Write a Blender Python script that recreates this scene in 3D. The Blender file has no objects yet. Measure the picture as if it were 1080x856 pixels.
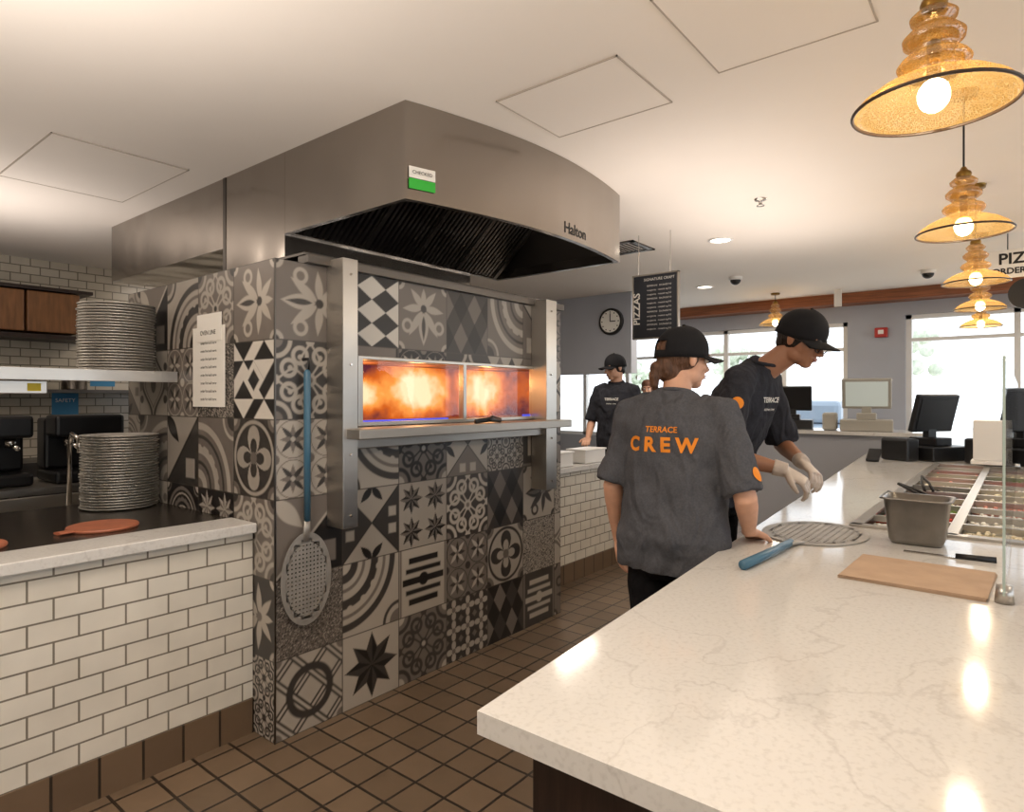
import bpy,bmesh,math,random
import numpy as np
from mathutils import Vector,Matrix
from mathutils.bvhtree import BVHTree
random.seed(7); np.random.seed(7)
SC=bpy.context.scene
COL=SC.collection
def lin(c):
    if isinstance(c,str):
        c=[int(c[i:i+2],16)/255 for i in (0,2,4)]
    return tuple((x/12.92 if x<=0.04045 else ((x+0.055)/1.055)**2.4) for x in c)
# ---------------------------------------------------------------- materials
def newmat(name):
    m=bpy.data.materials.new(name); m.use_nodes=True
    nt=m.node_tree; b=nt.nodes['Principled BSDF']
    return m,nt,b
def N(nt,t,**k):
    n=nt.nodes.new(t)
    for a,v in k.items(): setattr(n,a,v)
    return n
def mat(name,col,rough=.5,metal=0,var=.0,vscale=8,bump=0,bscale=40,emis=None,estr=0,coat=0,stretch=(1,1,1),spec=.5,sheen=0):
    m,nt,b=newmat(name); c=lin(col)
    b.inputs['Base Color'].default_value=(*c,1)
    b.inputs['Roughness'].default_value=rough; b.inputs['Metallic'].default_value=metal
    b.inputs['Coat Weight'].default_value=coat
    b.inputs['Specular IOR Level'].default_value=spec
    b.inputs['Sheen Weight'].default_value=sheen
    tc=N(nt,'ShaderNodeTexCoord'); mp=N(nt,'ShaderNodeMapping'); mp.inputs['Scale'].default_value=stretch
    nt.links.new(tc.outputs['Object'],mp.inputs[0])
    if var>0:
        n=N(nt,'ShaderNodeTexNoise'); n.inputs['Scale'].default_value=vscale; n.inputs['Detail'].default_value=5
        nt.links.new(mp.outputs[0],n.inputs['Vector'])
        r=N(nt,'ShaderNodeValToRGB')
        r.color_ramp.elements[0].position=.3; r.color_ramp.elements[1].position=.7
        r.color_ramp.elements[0].color=(*[max(0,x*(1-var)) for x in c],1)
        r.color_ramp.elements[1].color=(*[min(1,x*(1+var)) for x in c],1)
        nt.links.new(n.outputs['Fac'],r.inputs[0]); nt.links.new(r.outputs[0],b.inputs['Base Color'])
    if bump>0:
        n=N(nt,'ShaderNodeTexNoise'); n.inputs['Scale'].default_value=bscale; n.inputs['Detail'].default_value=4
        nt.links.new(mp.outputs[0],n.inputs['Vector'])
        bp=N(nt,'ShaderNodeBump'); bp.inputs['Strength'].default_value=bump; bp.inputs['Distance'].default_value=.02
        nt.links.new(n.outputs['Fac'],bp.inputs['Height']); nt.links.new(bp.outputs[0],b.inputs['Normal'])
    if emis is not None:
        b.inputs['Emission Color'].default_value=(*lin(emis),1); b.inputs['Emission Strength'].default_value=estr
    return m
def brick(name,axes,w,h,off,c1,c2,cm,mortar=.004,rough=.3,bump=.4,org=(0,0)):
    m,nt,b=newmat(name)
    tc=N(nt,'ShaderNodeTexCoord'); sp=N(nt,'ShaderNodeSeparateXYZ'); cb=N(nt,'ShaderNodeCombineXYZ')
    nt.links.new(tc.outputs['Object'],sp.inputs[0])
    for i,a in enumerate(axes):
        ad=N(nt,'ShaderNodeMath',operation='ADD'); ad.inputs[1].default_value=org[i]+50*(w if i==0 else 2*h)
        nt.links.new(sp.outputs[a],ad.inputs[0]); nt.links.new(ad.outputs[0],cb.inputs[i])
    t=N(nt,'ShaderNodeTexBrick'); t.offset=off; t.offset_frequency=2
    t.inputs['Scale'].default_value=1; t.inputs['Brick Width'].default_value=w; t.inputs['Row Height'].default_value=h
    t.inputs['Mortar Size'].default_value=mortar; t.inputs['Mortar Smooth'].default_value=.1; t.inputs['Bias'].default_value=0
    t.inputs['Color1'].default_value=(*lin(c1),1); t.inputs['Color2'].default_value=(*lin(c2),1); t.inputs['Mortar'].default_value=(*lin(cm),1)
    nt.links.new(cb.outputs[0],t.inputs['Vector'])
    n=N(nt,'ShaderNodeTexNoise'); n.inputs['Scale'].default_value=6; n.inputs['Detail'].default_value=4
    nt.links.new(cb.outputs[0],n.inputs['Vector'])
    mx=N(nt,'ShaderNodeMix',data_type='RGBA',blend_type='MULTIPLY'); mx.inputs[0].default_value=.25
    nt.links.new(t.outputs['Color'],mx.inputs[6]); nt.links.new(n.outputs['Fac'],mx.inputs[7])
    nt.links.new(mx.outputs[2],b.inputs['Base Color'])
    b.inputs['Roughness'].default_value=rough
    bp=N(nt,'ShaderNodeBump'); bp.inputs['Strength'].default_value=bump; bp.inputs['Distance'].default_value=.004; bp.invert=True
    nt.links.new(t.outputs['Fac'],bp.inputs['Height']); nt.links.new(bp.outputs[0],b.inputs['Normal'])
    return m
def steelmat(name,col='b9b4ad',rough=.28,stretch=(3,3,160),wav=.5):
    m,nt,b=newmat(name); b.inputs['Metallic'].default_value=1
    b.inputs['Base Color'].default_value=(*lin(col),1)
    tc=N(nt,'ShaderNodeTexCoord'); mp=N(nt,'ShaderNodeMapping'); mp.inputs['Scale'].default_value=stretch
    nt.links.new(tc.outputs['Object'],mp.inputs[0])
    n=N(nt,'ShaderNodeTexNoise'); n.inputs['Scale'].default_value=1.5; n.inputs['Detail'].default_value=6
    nt.links.new(mp.outputs[0],n.inputs['Vector'])
    mr=N(nt,'ShaderNodeMapRange'); mr.inputs[3].default_value=rough-.08; mr.inputs[4].default_value=rough+.12
    nt.links.new(n.outputs['Fac'],mr.inputs[0]); nt.links.new(mr.outputs[0],b.inputs['Roughness'])
    b.inputs['Anisotropic'].default_value=.5
    n2=N(nt,'ShaderNodeTexNoise'); n2.inputs['Scale'].default_value=3.0; n2.inputs['Detail'].default_value=1
    mp2=N(nt,'ShaderNodeMapping'); mp2.inputs['Scale'].default_value=(1,1,.15); nt.links.new(tc.outputs['Object'],mp2.inputs[0]); nt.links.new(mp2.outputs[0],n2.inputs['Vector'])
    b2=N(nt,'ShaderNodeBump'); b2.inputs['Strength'].default_value=wav; b2.inputs['Distance'].default_value=.03; nt.links.new(n2.outputs['Fac'],b2.inputs['Height'])
    bp=N(nt,'ShaderNodeBump'); bp.inputs['Strength'].default_value=.06; bp.inputs['Distance'].default_value=.002
    nt.links.new(n.outputs['Fac'],bp.inputs['Height']); nt.links.new(b2.outputs[0],bp.inputs['Normal']); nt.links.new(bp.outputs[0],b.inputs['Normal'])
    return m
M_steel=steelmat('brushed_steel','bcb7b0',.32)
M_hood=steelmat('hood_steel','a39c95',.2,(160,160,1.5),1.0)
M_steeldk=steelmat('dark_steel','6a6662',.35)
M_chrome=mat('polished_steel','cfcac4',.16,1)
M_alu=mat('aluminium','d8d4cd',.4,.75,var=.1,vscale=30)
M_black=mat('black_plastic','141416',.4)
M_blackcloth=mat('black_cloth','17171a',.9,var=.2,vscale=30,bump=.3,bscale=60,spec=.15)
M_wallwhite=mat('white_paint','ece6dc',.8)
M_ceil=mat('ceiling_paint','f6f0e8',.85,var=.02,vscale=1.2,bump=.02,bscale=90)
M_greywall=mat('blue_grey_paint','adb0b8',.8,var=.04,vscale=2)
M_wood=mat('beam_wood','8a5230',.5,var=.35,vscale=6,stretch=(1,.6,14))
M_darkwood=mat('espresso_wood','2b1d17',.4,var=.4,vscale=8,stretch=(14,14,1))
M_cabwood=mat('cabinet_wood','7d5430',.5,var=.25,vscale=5,stretch=(8,8,1))
M_white=mat('white_plastic','e8e6e2',.4)
M_paper=mat('paper','efece4',.8)
M_kraft=mat('kraft_paper','b89c82',.8,var=.08,vscale=12,bump=.15,bscale=14)
M_teal=mat('blue_handle','3f6880',.35)
M_orange=mat('orange_print','e58a24',.8)
M_ink=mat('ink','15130f',.6)
M_green=mat('green_label','35b53a',.5)
M_red=mat('red_plastic','b02a22',.4)
M_copper=mat('terracotta_board','b0694c',.5,var=.15,vscale=20)
M_filter=steelmat('baffle_steel','4c4844',.35,(3,3,60))
M_rubber=mat('dark_rim','3a2a1c',.4)
M_floor=brick('quarry_tile',(0,1),.152,.152,0,'806c57','6f5d4a','332a22',.006,.35,.5,(0.02,.03))
M_subY=brick('subway_tile_y',(0,2),.152,.0765,.5,'f0ebdf','eae4d7','8a8377',.0035,.16,.5,(0.03,-.147))
M_subK=brick('subway_tile_kitchen',(0,2),.152,.0765,.5,'d0c7b6','c7bdab','857e71',.005,.25,.5)
M_cove=brick('cove_tile',(0,2),.148,.4,0,'806a54','705c49','332a22',.005,.35,.4,(.02,.1))
def quartz():
    m,nt,b=newmat('quartz'); tc=N(nt,'ShaderNodeTexCoord')
    n=N(nt,'ShaderNodeTexNoise'); n.inputs['Scale'].default_value=2.6; n.inputs['Detail'].default_value=9; n.inputs['Distortion'].default_value=.5
    nt.links.new(tc.outputs['Object'],n.inputs['Vector'])
    r=N(nt,'ShaderNodeValToRGB'); e=r.color_ramp.elements
    e[0].position=.488; e[0].color=(*lin('d9d7d3'),1); e[1].position=.512; e[1].color=(*lin('d9d7d3'),1)
    k=e.new(.5); k.color=(*lin('cdcac6'),1)
    n2=N(nt,'ShaderNodeTexNoise'); n2.inputs['Scale'].default_value=90; n2.inputs['Detail'].default_value=3
    nt.links.new(tc.outputs['Object'],n2.inputs['Vector'])
    r2=N(nt,'ShaderNodeValToRGB'); r2.color_ramp.elements[0].position=.3; r2.color_ramp.elements[0].color=(.82,.81,.80,1); r2.color_ramp.elements[1].position=.5
    nt.links.new(n2.outputs['Fac'],r2.inputs[0])
    mx=N(nt,'ShaderNodeMix',data_type='RGBA',blend_type='MULTIPLY'); mx.inputs[0].default_value=.6
    nt.links.new(n.outputs['Fac'],r.inputs[0]); nt.links.new(r.outputs[0],mx.inputs[6]); nt.links.new(r2.outputs[0],mx.inputs[7]); nt.links.new(mx.outputs[2],b.inputs['Base Color'])
    b.inputs['Roughness'].default_value=.1
    return m
M_quartz=quartz()
def glassmat(name,fac=.9,tint=(1,1,1),rough=.02):
    m=bpy.data.materials.new(name); m.use_nodes=True; nt=m.node_tree; nt.nodes.clear()
    o=N(nt,'ShaderNodeOutputMaterial'); mx=N(nt,'ShaderNodeMixShader'); t=N(nt,'ShaderNodeBsdfTransparent'); g=N(nt,'ShaderNodeBsdfGlossy')
    t.inputs[0].default_value=(*tint,1); g.inputs['Roughness'].default_value=rough
    lw=N(nt,'ShaderNodeLayerWeight'); lw.inputs[0].default_value=.5
    pw=N(nt,'ShaderNodeMath',operation='POWER'); pw.inputs[1].default_value=4.5; nt.links.new(lw.outputs['Facing'],pw.inputs[0])
    mr=N(nt,'ShaderNodeMath',operation='MULTIPLY_ADD'); mr.inputs[1].default_value=fac; mr.inputs[2].default_value=.03; mr.use_clamp=True
    nt.links.new(pw.outputs[0],mr.inputs[0]); nt.links.new(mr.outputs[0],mx.inputs[0])
    nt.links.new(t.outputs[0],mx.inputs[1]); nt.links.new(g.outputs[0],mx.inputs[2]); nt.links.new(mx.outputs[0],o.inputs[0])
    return m
M_glass=glassmat('clear_glass',.7)
def ambermat():
    m=bpy.data.materials.new('amber_glass'); m.use_nodes=True; nt=m.node_tree; nt.nodes.clear()
    o=N(nt,'ShaderNodeOutputMaterial'); tc=N(nt,'ShaderNodeTexCoord')
    v=N(nt,'ShaderNodeTexVoronoi',feature='DISTANCE_TO_EDGE'); v.inputs['Scale'].default_value=150
    nt.links.new(tc.outputs['Object'],v.inputs['Vector'])
    r=N(nt,'ShaderNodeValToRGB'); e=r.color_ramp.elements
    e[0].color=(*lin('ecd09a'),1); e[0].position=0; e[1].position=.22; e[1].color=(*lin('c3943f'),1)
    nt.links.new(v.outputs[0],r.inputs[0])
    t=N(nt,'ShaderNodeBsdfTransparent'); t.inputs[0].default_value=(*lin('eccb8a'),1)
    tl=N(nt,'ShaderNodeBsdfTranslucent'); nt.links.new(r.outputs[0],tl.inputs[0])
    df=N(nt,'ShaderNodeBsdfDiffuse'); nt.links.new(r.outputs[0],df.inputs[0])
    gl=N(nt,'ShaderNodeBsdfGlossy'); gl.inputs['Roughness'].default_value=.05
    m1=N(nt,'ShaderNodeMixShader'); m1.inputs[0].default_value=.5; nt.links.new(df.outputs[0],m1.inputs[1]); nt.links.new(tl.outputs[0],m1.inputs[2])
    m2=N(nt,'ShaderNodeMixShader'); m2.inputs[0].default_value=.68; nt.links.new(m1.outputs[0],m2.inputs[1]); nt.links.new(t.outputs[0],m2.inputs[2])
    m3=N(nt,'ShaderNodeMixShader'); m3.inputs[0].default_value=.14; nt.links.new(m2.outputs[0],m3.inputs[1]); nt.links.new(gl.outputs[0],m3.inputs[2])
    nt.links.new(m3.outputs[0],o.inputs[0]); return m
M_amber=ambermat()
M_bulb=mat('lit_bulb','fff0d0',.5,emis='fff0cf',estr=14)
M_led=mat('lit_downlight','ffffff',.5,emis='fff3df',estr=6)
M_brass=mat('aged_brass','8a6a35',.3,1)
def firemat():
    m=bpy.data.materials.new('fire_glow'); m.use_nodes=True; nt=m.node_tree; nt.nodes.clear()
    o=N(nt,'ShaderNodeOutputMaterial'); tc=N(nt,'ShaderNodeTexCoord'); n=N(nt,'ShaderNodeTexNoise')
    nt.links.new(tc.outputs['Object'],n.inputs['Vector']); n.inputs['Scale'].default_value=9; n.inputs['Detail'].default_value=5
    acc=None
    for cx,cz,rx,rz in ((2.62,1.50,.32,.18),(3.22,1.50,.28,.18),(2.25,1.47,.2,.10)):
        mp=N(nt,'ShaderNodeMapping'); mp.inputs['Location'].default_value=(-cx/rx,0,-cz/rz); mp.inputs['Scale'].default_value=(1/rx,0,1/rz)
        nt.links.new(tc.outputs['Object'],mp.inputs[0])
        ln=N(nt,'ShaderNodeVectorMath',operation='LENGTH'); nt.links.new(mp.outputs[0],ln.inputs[0])
        mr=N(nt,'ShaderNodeMapRange',interpolation_type='SMOOTHSTEP'); mr.inputs[1].default_value=1.5; mr.inputs[2].default_value=0; nt.links.new(ln.outputs['Value'],mr.inputs[0])
        if acc is None: acc=mr.outputs[0]
        else:
            ad=N(nt,'ShaderNodeMath',operation='MAXIMUM'); nt.links.new(acc,ad.inputs[0]); nt.links.new(mr.outputs[0],ad.inputs[1]); acc=ad.outputs[0]
    ad=N(nt,'ShaderNodeMath',operation='MULTIPLY_ADD'); nt.links.new(n.outputs['Fac'],ad.inputs[0]); ad.inputs[1].default_value=.9; nt.links.new(acc,ad.inputs[2])
    r=N(nt,'ShaderNodeValToRGB'); e=r.color_ramp.elements
    sb=N(nt,'ShaderNodeMath',operation='SUBTRACT'); sb.inputs[1].default_value=.42; nt.links.new(ad.outputs[0],sb.inputs[0])
    e[0].position=0; e[0].color=(.10,.02,.03,1); e[1].position=.92; e[1].color=(1,.78,.44,1)
    k=e.new(.35); k.color=(.60,.12,.015,1); k=e.new(.64); k.color=(1,.36,.07,1)
    nt.links.new(sb.outputs[0],r.inputs[0]); em=N(nt,'ShaderNodeEmission'); em.inputs[1].default_value=1.4
    nt.links.new(r.outputs[0],em.inputs[0]); nt.links.new(em.outputs[0],o.inputs[0]); return m
M_fire=firemat()
M_brickin=mat('oven_stone','8a5a40',.9,var=.3,vscale=10)
# ---------------------------------------------------------------- mesh helpers
def group(name,loc=(0,0,0)):
    e=bpy.data.objects.new(name,None); e.empty_display_size=.1; e.location=loc; COL.objects.link(e); return e
def par(o,p):
    if p is not None:
        o.parent=p; o.matrix_parent_inverse=Matrix.Translation(p.location).inverted()
    return o
def smooth(o,on=True):
    if on:
        o.data.polygons.foreach_set('use_smooth',[True]*len(o.data.polygons))
def obj(name,vs,fs,m,parent=None,sm=False):
    me=bpy.data.meshes.new(name); me.from_pydata([tuple(v) for v in vs],[],fs); me.update()
    if m: me.materials.append(m)
    o=bpy.data.objects.new(name,me); COL.objects.link(o); smooth(o,sm); return par(o,parent)
class MB:
    def __init__(s): s.v=[]; s.f=[]
    def box(s,lo,hi,rot=None,c=None):
        b=len(s.v)
        for z in (lo[2],hi[2]):
            for x,y in ((lo[0],lo[1]),(hi[0],lo[1]),(hi[0],hi[1]),(lo[0],hi[1])): 
                p=Vector((x,y,z))
                if rot is not None: p=rot@(p-c)+c
                s.v.append(p)
        s.f+= [tuple(b+i for i in q) for q in ((3,2,1,0),(4,5,6,7),(0,1,5,4),(1,2,6,5),(2,3,7,6),(3,0,4,7))]
        return s
    def prism(s,poly,z0,z1):
        b=len(s.v); n=len(poly)
        for z in (z0,z1):
            for p in poly: s.v.append(Vector((p[0],p[1],z)))
        s.f.append(tuple(b+i for i in reversed(range(n)))); s.f.append(tuple(b+n+i for i in range(n)))
        for i in range(n): j=(i+1)%n; s.f.append((b+i,b+j,b+n+j,b+n+i))
        return s
    def tube(s,pts,rad,ref=(0,0,1),seg=16,n=2.0,cap=True):
        pts=[Vector(p) for p in pts]; ref=Vector(ref); b=len(s.v); k=len(pts)
        for i,p in enumerate(pts):
            t=(pts[min(i+1,k-1)]-pts[max(i-1,0)]).normalized()
            sd=ref-t*ref.dot(t)
            if sd.length<1e-3: sd=Vector((1,0,.01))-t*t.x
            sd.normalize(); th=t.cross(sd)
            r=rad[i]; a,bb=(r,r) if not isinstance(r,(tuple,list)) else r
            for j in range(seg):
                q=2*math.pi*j/seg; c,d=math.cos(q),math.sin(q)
                c=math.copysign(abs(c)**(2/n),c); d=math.copysign(abs(d)**(2/n),d)
                s.v.append(p+sd*a*c+th*bb*d)
        for i in range(k-1):
            for j in range(seg):
                j2=(j+1)%seg; s.f.append((b+i*seg+j,b+i*seg+j2,b+(i+1)*seg+j2,b+(i+1)*seg+j))
        if cap:
            s.f.append(tuple(b+j for j in reversed(range(seg)))); s.f.append(tuple(b+(k-1)*seg+j for j in range(seg)))
        return s
    def ell(s,c,r,M=None,O=None,u=14,v=9):
        b=len(s.v); c=Vector(c)
        def tr(p): 
            p=Vector(p)
            return p if M is None else O+M@p
        s.v.append(tr(c+Vector((0,0,r[2]))))
        for i in range(1,v):
            a=math.pi*i/v
            for j in range(u):
                q=2*math.pi*j/u
                s.v.append(tr(c+Vector((r[0]*math.sin(a)*math.cos(q),r[1]*math.sin(a)*math.sin(q),r[2]*math.cos(a)))))
        s.v.append(tr(c-Vector((0,0,r[2])))); e=len(s.v)-1
        for j in range(u): s.f.append((b,b+1+j,b+1+(j+1)%u)); s.f.append((e,e-u+(j+1)%u,e-u+j))
        for i in range(v-2):
            for j in range(u):
                j2=(j+1)%u; s.f.append((b+1+i*u+j,b+1+(i+1)*u+j,b+1+(i+1)*u+j2,b+1+i*u+j2))
        return s
    def lathe(s,prof,c,seg=32,cap=False):
        b=len(s.v); k=len(prof)
        for r,z in prof:
            for j in range(seg):
                q=2*math.pi*j/seg; s.v.append(Vector((c[0]+r*math.cos(q),c[1]+r*math.sin(q),c[2]+z)))
        for i in range(k-1):
            for j in range(seg):
                j2=(j+1)%seg; s.f.append((b+i*seg+j,b+i*seg+j2,b+(i+1)*seg+j2,b+(i+1)*seg+j))
        if cap:
            s.f.append(tuple(b+j for j in reversed(range(seg)))); s.f.append(tuple(b+(k-1)*seg+j for j in range(seg)))
        return s
    def obj(s,name,m,parent=None,sm=False,bevel=0):
        o=obj(name,s.v,s.f,m,parent,sm)
        if bevel:
            md=o.modifiers.new('bevel','BEVEL'); md.width=bevel; md.segments=2; md.limit_method='ANGLE'
        return o
def box(name,lo,hi,m,parent=None,bevel=0): return MB().box(lo,hi).obj(name,m,parent,bevel=bevel)
def bake(o):
    dg=bpy.context.evaluated_depsgraph_get(); me=bpy.data.meshes.new_from_object(o.evaluated_get(dg))
    mats=list(o.data.materials); o.modifiers.clear(); o.data=me
    if not me.materials:
        for m in mats: me.materials.append(m)
    return o
def remesh(o,vox,sm=4,disp=0,dscale=.12,seed=0):
    r=o.modifiers.new('r','REMESH'); r.mode='VOXEL'; r.voxel_size=vox; r.use_smooth_shade=True
    if sm:
        s=o.modifiers.new('s','SMOOTH'); s.iterations=sm; s.factor=.5
    if disp:
        t=bpy.data.textures.new('clouds','CLOUDS'); t.noise_scale=dscale; t.noise_depth=2
        d=o.modifiers.new('d','DISPLACE'); d.texture=t; d.strength=disp; d.mid_level=.5; d.texture_coords='GLOBAL'
    bake(o); smooth(o); return o
def textmesh(name,body,size,M,m,parent=None,align='CENTER',ext=0,bold=0):
    c=bpy.data.curves.new(name,'FONT'); c.body=body; c.size=size; c.align_x=align; c.align_y='CENTER'; c.extrude=ext; c.offset=bold; c.resolution_u=3
    o=bpy.data.objects.new(name,c); COL.objects.link(o)
    dg=bpy.context.evaluated_depsgraph_get(); dg.update()
    me=bpy.data.meshes.new_from_object(o.evaluated_get(dg)); bpy.data.objects.remove(o)
    me.transform(M); me.materials.clear(); me.materials.append(m)
    o=bpy.data.objects.new(name,me); COL.objects.link(o); return par(o,parent)
def frame(org,xv,yv):
    xv=Vector(xv).normalized(); yv=Vector(yv).normalized(); z=xv.cross(yv)
    return Matrix(((xv.x,yv.x,z.x,org[0]),(xv.y,yv.y,z.y,org[1]),(xv.z,yv.z,z.z,org[2]),(0,0,0,1)))
def project(o,target,direction,off=.003,sub=.012):
    bm=bmesh.new(); bm.from_mesh(o.data); bmesh.ops.triangulate(bm,faces=bm.faces)
    for _ in range(3):
        es=[e for e in bm.edges if e.calc_length()>sub]
        if not es: break
        bmesh.ops.subdivide_edges(bm,edges=es,cuts=1)
        bmesh.ops.triangulate(bm,faces=bm.faces)
    tb=bmesh.new(); tb.from_mesh(target.data); T=BVHTree.FromBMesh(tb); D=Vector(direction).normalized()
    for v in bm.verts:
        h=T.ray_cast(v.co-D*.4,D)
        if h[0] is not None: v.co=h[0]-D*off
    bm.to_mesh(o.data); bm.free(); tb.free()

# ---------------------------------------------------------------- camera
H=1.45
cam=bpy.data.cameras.new('camera'); co=bpy.data.objects.new('camera',cam); COL.objects.link(co)
cam.sensor_width=36; cam.lens=673/1080*36; cam.shift_y=-8/1080; cam.clip_start=.02
co.location=(0,0,H); co.rotation_euler=(math.radians(90),0,math.radians(38.74-90)); SC.camera=co
CZ=2.75
# ---------------------------------------------------------------- room
box('floor',(-3.5,-4.5,-.05),(9.2,7.4,0),M_floor)
box('ceiling',(-3.5,-4.5,CZ),(9.2,7.4,CZ+.1),M_ceil)
box('wall_kitchen',(-3.5,7.2,0),(9.2,7.4,CZ),M_subK)
box('wall_left',(-3.7,-4.5,0),(-3.5,7.4,CZ),M_wallwhite)
def wall_x(name,x0,x1,y0,y1,holes,m):
    b=MB(); ys=sorted(set([y0,y1]+[h[0] for h in holes]+[h[1] for h in holes]))
    for a,c in zip(ys[:-1],ys[1:]):
        hs=[h for h in holes if h[0]<=a+1e-6 and h[1]>=c-1e-6]
        if hs:
            h=hs[0]
            if h[2]>0: b.box((x0,a,0),(x1,c,h[2]))
            b.box((x0,a,h[3]),(x1,c,CZ))
        else: b.box((x0,a,0),(x1,c,CZ))
    return b.obj(name,m)
holes=[(1.75,6.5,.85,2.42),(-4.2,1.12,.1,2.46)]
wall_x('wall_far',9.0,9.2,-4.5,7.2,holes,M_greywall)
def window(name,x,y0,y1,z0,z1,ny,zs):
    g=group(name,(x,y0,z0)); b=MB(); t=.03
    b.box((x,y0,z0),(x+.09,y1,z0+.05)); b.box((x,y0,z1-.05),(x+.09,y1,z1))
    for i in range(ny+1):
        y=y0+(y1-y0)*i/ny; yy=min(max(y,y0+t),y1-t); b.box((x,yy-t,z0),(x+.09,yy+t,z1))
    for z in zs: b.box((x+.01,y0,z-.02),(x+.08,y1,z+.02))
    b.obj('frame',M_white,g); box('pane',(x+.04,y0,z0),(x+.045,y1,z1),M_glass,g); return g
window('window_1',9.05,1.75,6.5,.85,2.42,6,[2.08])
window('window_2',9.05,-4.2,1.12,.1,2.46,5,[2.16])
box('trim_beam',(8.72,-4.5,2.62),(9.0,7.2,2.75),M_wood)
box('wall_bulkhead',(6.95,3.72,1.76),(7.1,7.2,CZ),M_greywall)
g=MB(); g.box((-3.5,-4.7,0),(9.2,-4.5,.5)); g.box((-3.5,-4.7,2.45),(9.2,-4.5,CZ))
for x in (-3.5,-.5,2.5,5.5,8.8): g.box((x,-4.7,.5),(x+.4,-4.5,2.45))
g.obj('wall_right',M_greywall)
# exterior
box('exterior_ground',(9.2,-20,-.12),(40,30,-.06),mat('exterior_paving','dad8d2',.9))
mleaf=mat('foliage','ccd4c2',.8,var=.25,vscale=6); mtr=mat('bark','9a8c7e',.9)
for i,(x,y) in enumerate([(27,3.5),(34,12),(38,20),(29,-3.5)]):
    g=group('tree',(x,y,-.06)); MB().tube([(x,y,-.06),(x,y,1.5),(x+.1,y,3)],[.12,.1,.06]).obj('trunk',mtr,g,True)
    b=MB()
    for k in range(40): 
        a=random.uniform(0,6.28); rr_=random.uniform(0,1.3); b.ell((x+rr_*math.cos(a),y+rr_*math.sin(a),random.uniform(1.9,4)),(random.uniform(.15,.38),)*3,u=8,v=6)
    o=b.obj('leaves',mleaf,g,True)
g=group('parked_car',(17,4,0)); b=MB(); b.box((16,2.5,.25),(17.8,6.7,.85)); b.box((16.15,3.3,.85),(17.65,5.9,1.4))
b.obj('body',mat('car_paint','8a97a5',.3,.3),g,bevel=.12)
b=MB()
for y in (3.3,5.9): b.tube([(15.95,y,.27),(16.2,y,.27)],[.33,.33],ref=(0,0,1),seg=24); b.tube([(17.6,y,.27),(17.85,y,.27)],[.33,.33],ref=(0,0,1),seg=24)
b.obj('wheels',M_black,g)

# ---------------------------------------------------------------- patterned tiles
T=.34
Lc=np.array(lin('ada59a')); Gc=np.array(lin('736b64')); Dc=np.array(lin('1f1c1b')); Wc=np.array(lin('d6d0c6')); Kc=np.array(lin('3d3936'))
def ss(d,w=.03): return np.clip(.5-d/w,0,1)
def layer(c,mask,col): return c*(1-mask[...,None])+col*mask[...,None]
def base(u,col): return np.ones(u.shape+(3,))*col
def polar(u,v): return np.hypot(u,v),np.arctan2(v,u)
def fold(u): return np.abs(u)
def pat_star8(u,v,a,b,c):
    r,t=polar(u,v); C=base(u,a)
    k=(t+math.pi)%(math.pi/4)-math.pi/8
    rr=.92*.42/(np.abs(np.sin(math.pi/8-np.abs(k)))*1.0+.42*np.cos(math.pi/8-np.abs(k)))
    C=layer(C,ss(r-rr),b)
    half=(((t+math.pi)//(math.pi/8))%2==0)
    C=layer(C,ss(r-rr)*half,c); return C
def pat_petal(u,v,a,b,c):
    C=base(u,a); r,t=polar(u,v)
    C=layer(C,ss(np.abs(r-.92)-.05),b)
    C=layer(C,ss(r-.78*np.abs(np.cos(2*t))**.6-.05),b); C=layer(C,ss(r-.5*np.abs(np.cos(2*t))**.8),a)
    C=layer(C,ss(r-.16),c)
    rc=np.hypot(1-fold(u),1-fold(v)); C=layer(C,ss(rc-.34),c); C=layer(C,ss(rc-.2),b); return C
def pat_rings(u,v,a,b,c):
    C=base(u,a); rc=np.hypot(u+1,v+1); 
    for R,w,k in ((1.75,.1,b),(1.45,.05,c),(1.1,.13,b),(.72,.05,c),(.4,.12,b)): C=layer(C,ss(np.abs(rc-R)-w),k)
    r2=np.hypot(u-1,v-1); C=layer(C,ss(r2-.35),c); C=layer(C,ss(np.abs(r2-.55)-.05),b)
    t=np.arctan2(v+1,u+1); C=layer(C,ss(np.hypot(rc-1.28,(((t*8/math.pi)%1)-.5)*.5)-.11),a); return C
def pat_geo(u,v,a,b,c):
    C=base(u,a); U=(u+1)*2; V=(v+1)*2; i=np.floor(U); j=np.floor(V); fu=U-i-.5; fv=V-j-.5
    s=np.where((i+j)%2==0,1,-1); d=np.where(((i<2)^(j<2)),fu+s*fv*1,fu-s*fv*1)
    C=layer(C,ss(d*s,.06),b); C=layer(C,ss(np.abs(u)+np.abs(v)-.5,.03),a); C=layer(C,ss(np.abs(u)+np.abs(v)-.28,.03),b); return C
def pat_diam(u,v,a,b,c):
    C=base(u,a); U=(u*1.5)%1-.5; V=(v*1.0)%1-.5
    k=(np.floor(u*1.5)+np.floor(v*1.0))%2
    C=layer(C,ss(np.abs(U)+np.abs(V)-.5)*(k==0),b); C=layer(C,ss(np.abs(U)+np.abs(V)-.5)*(k==1),c); return C
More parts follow.
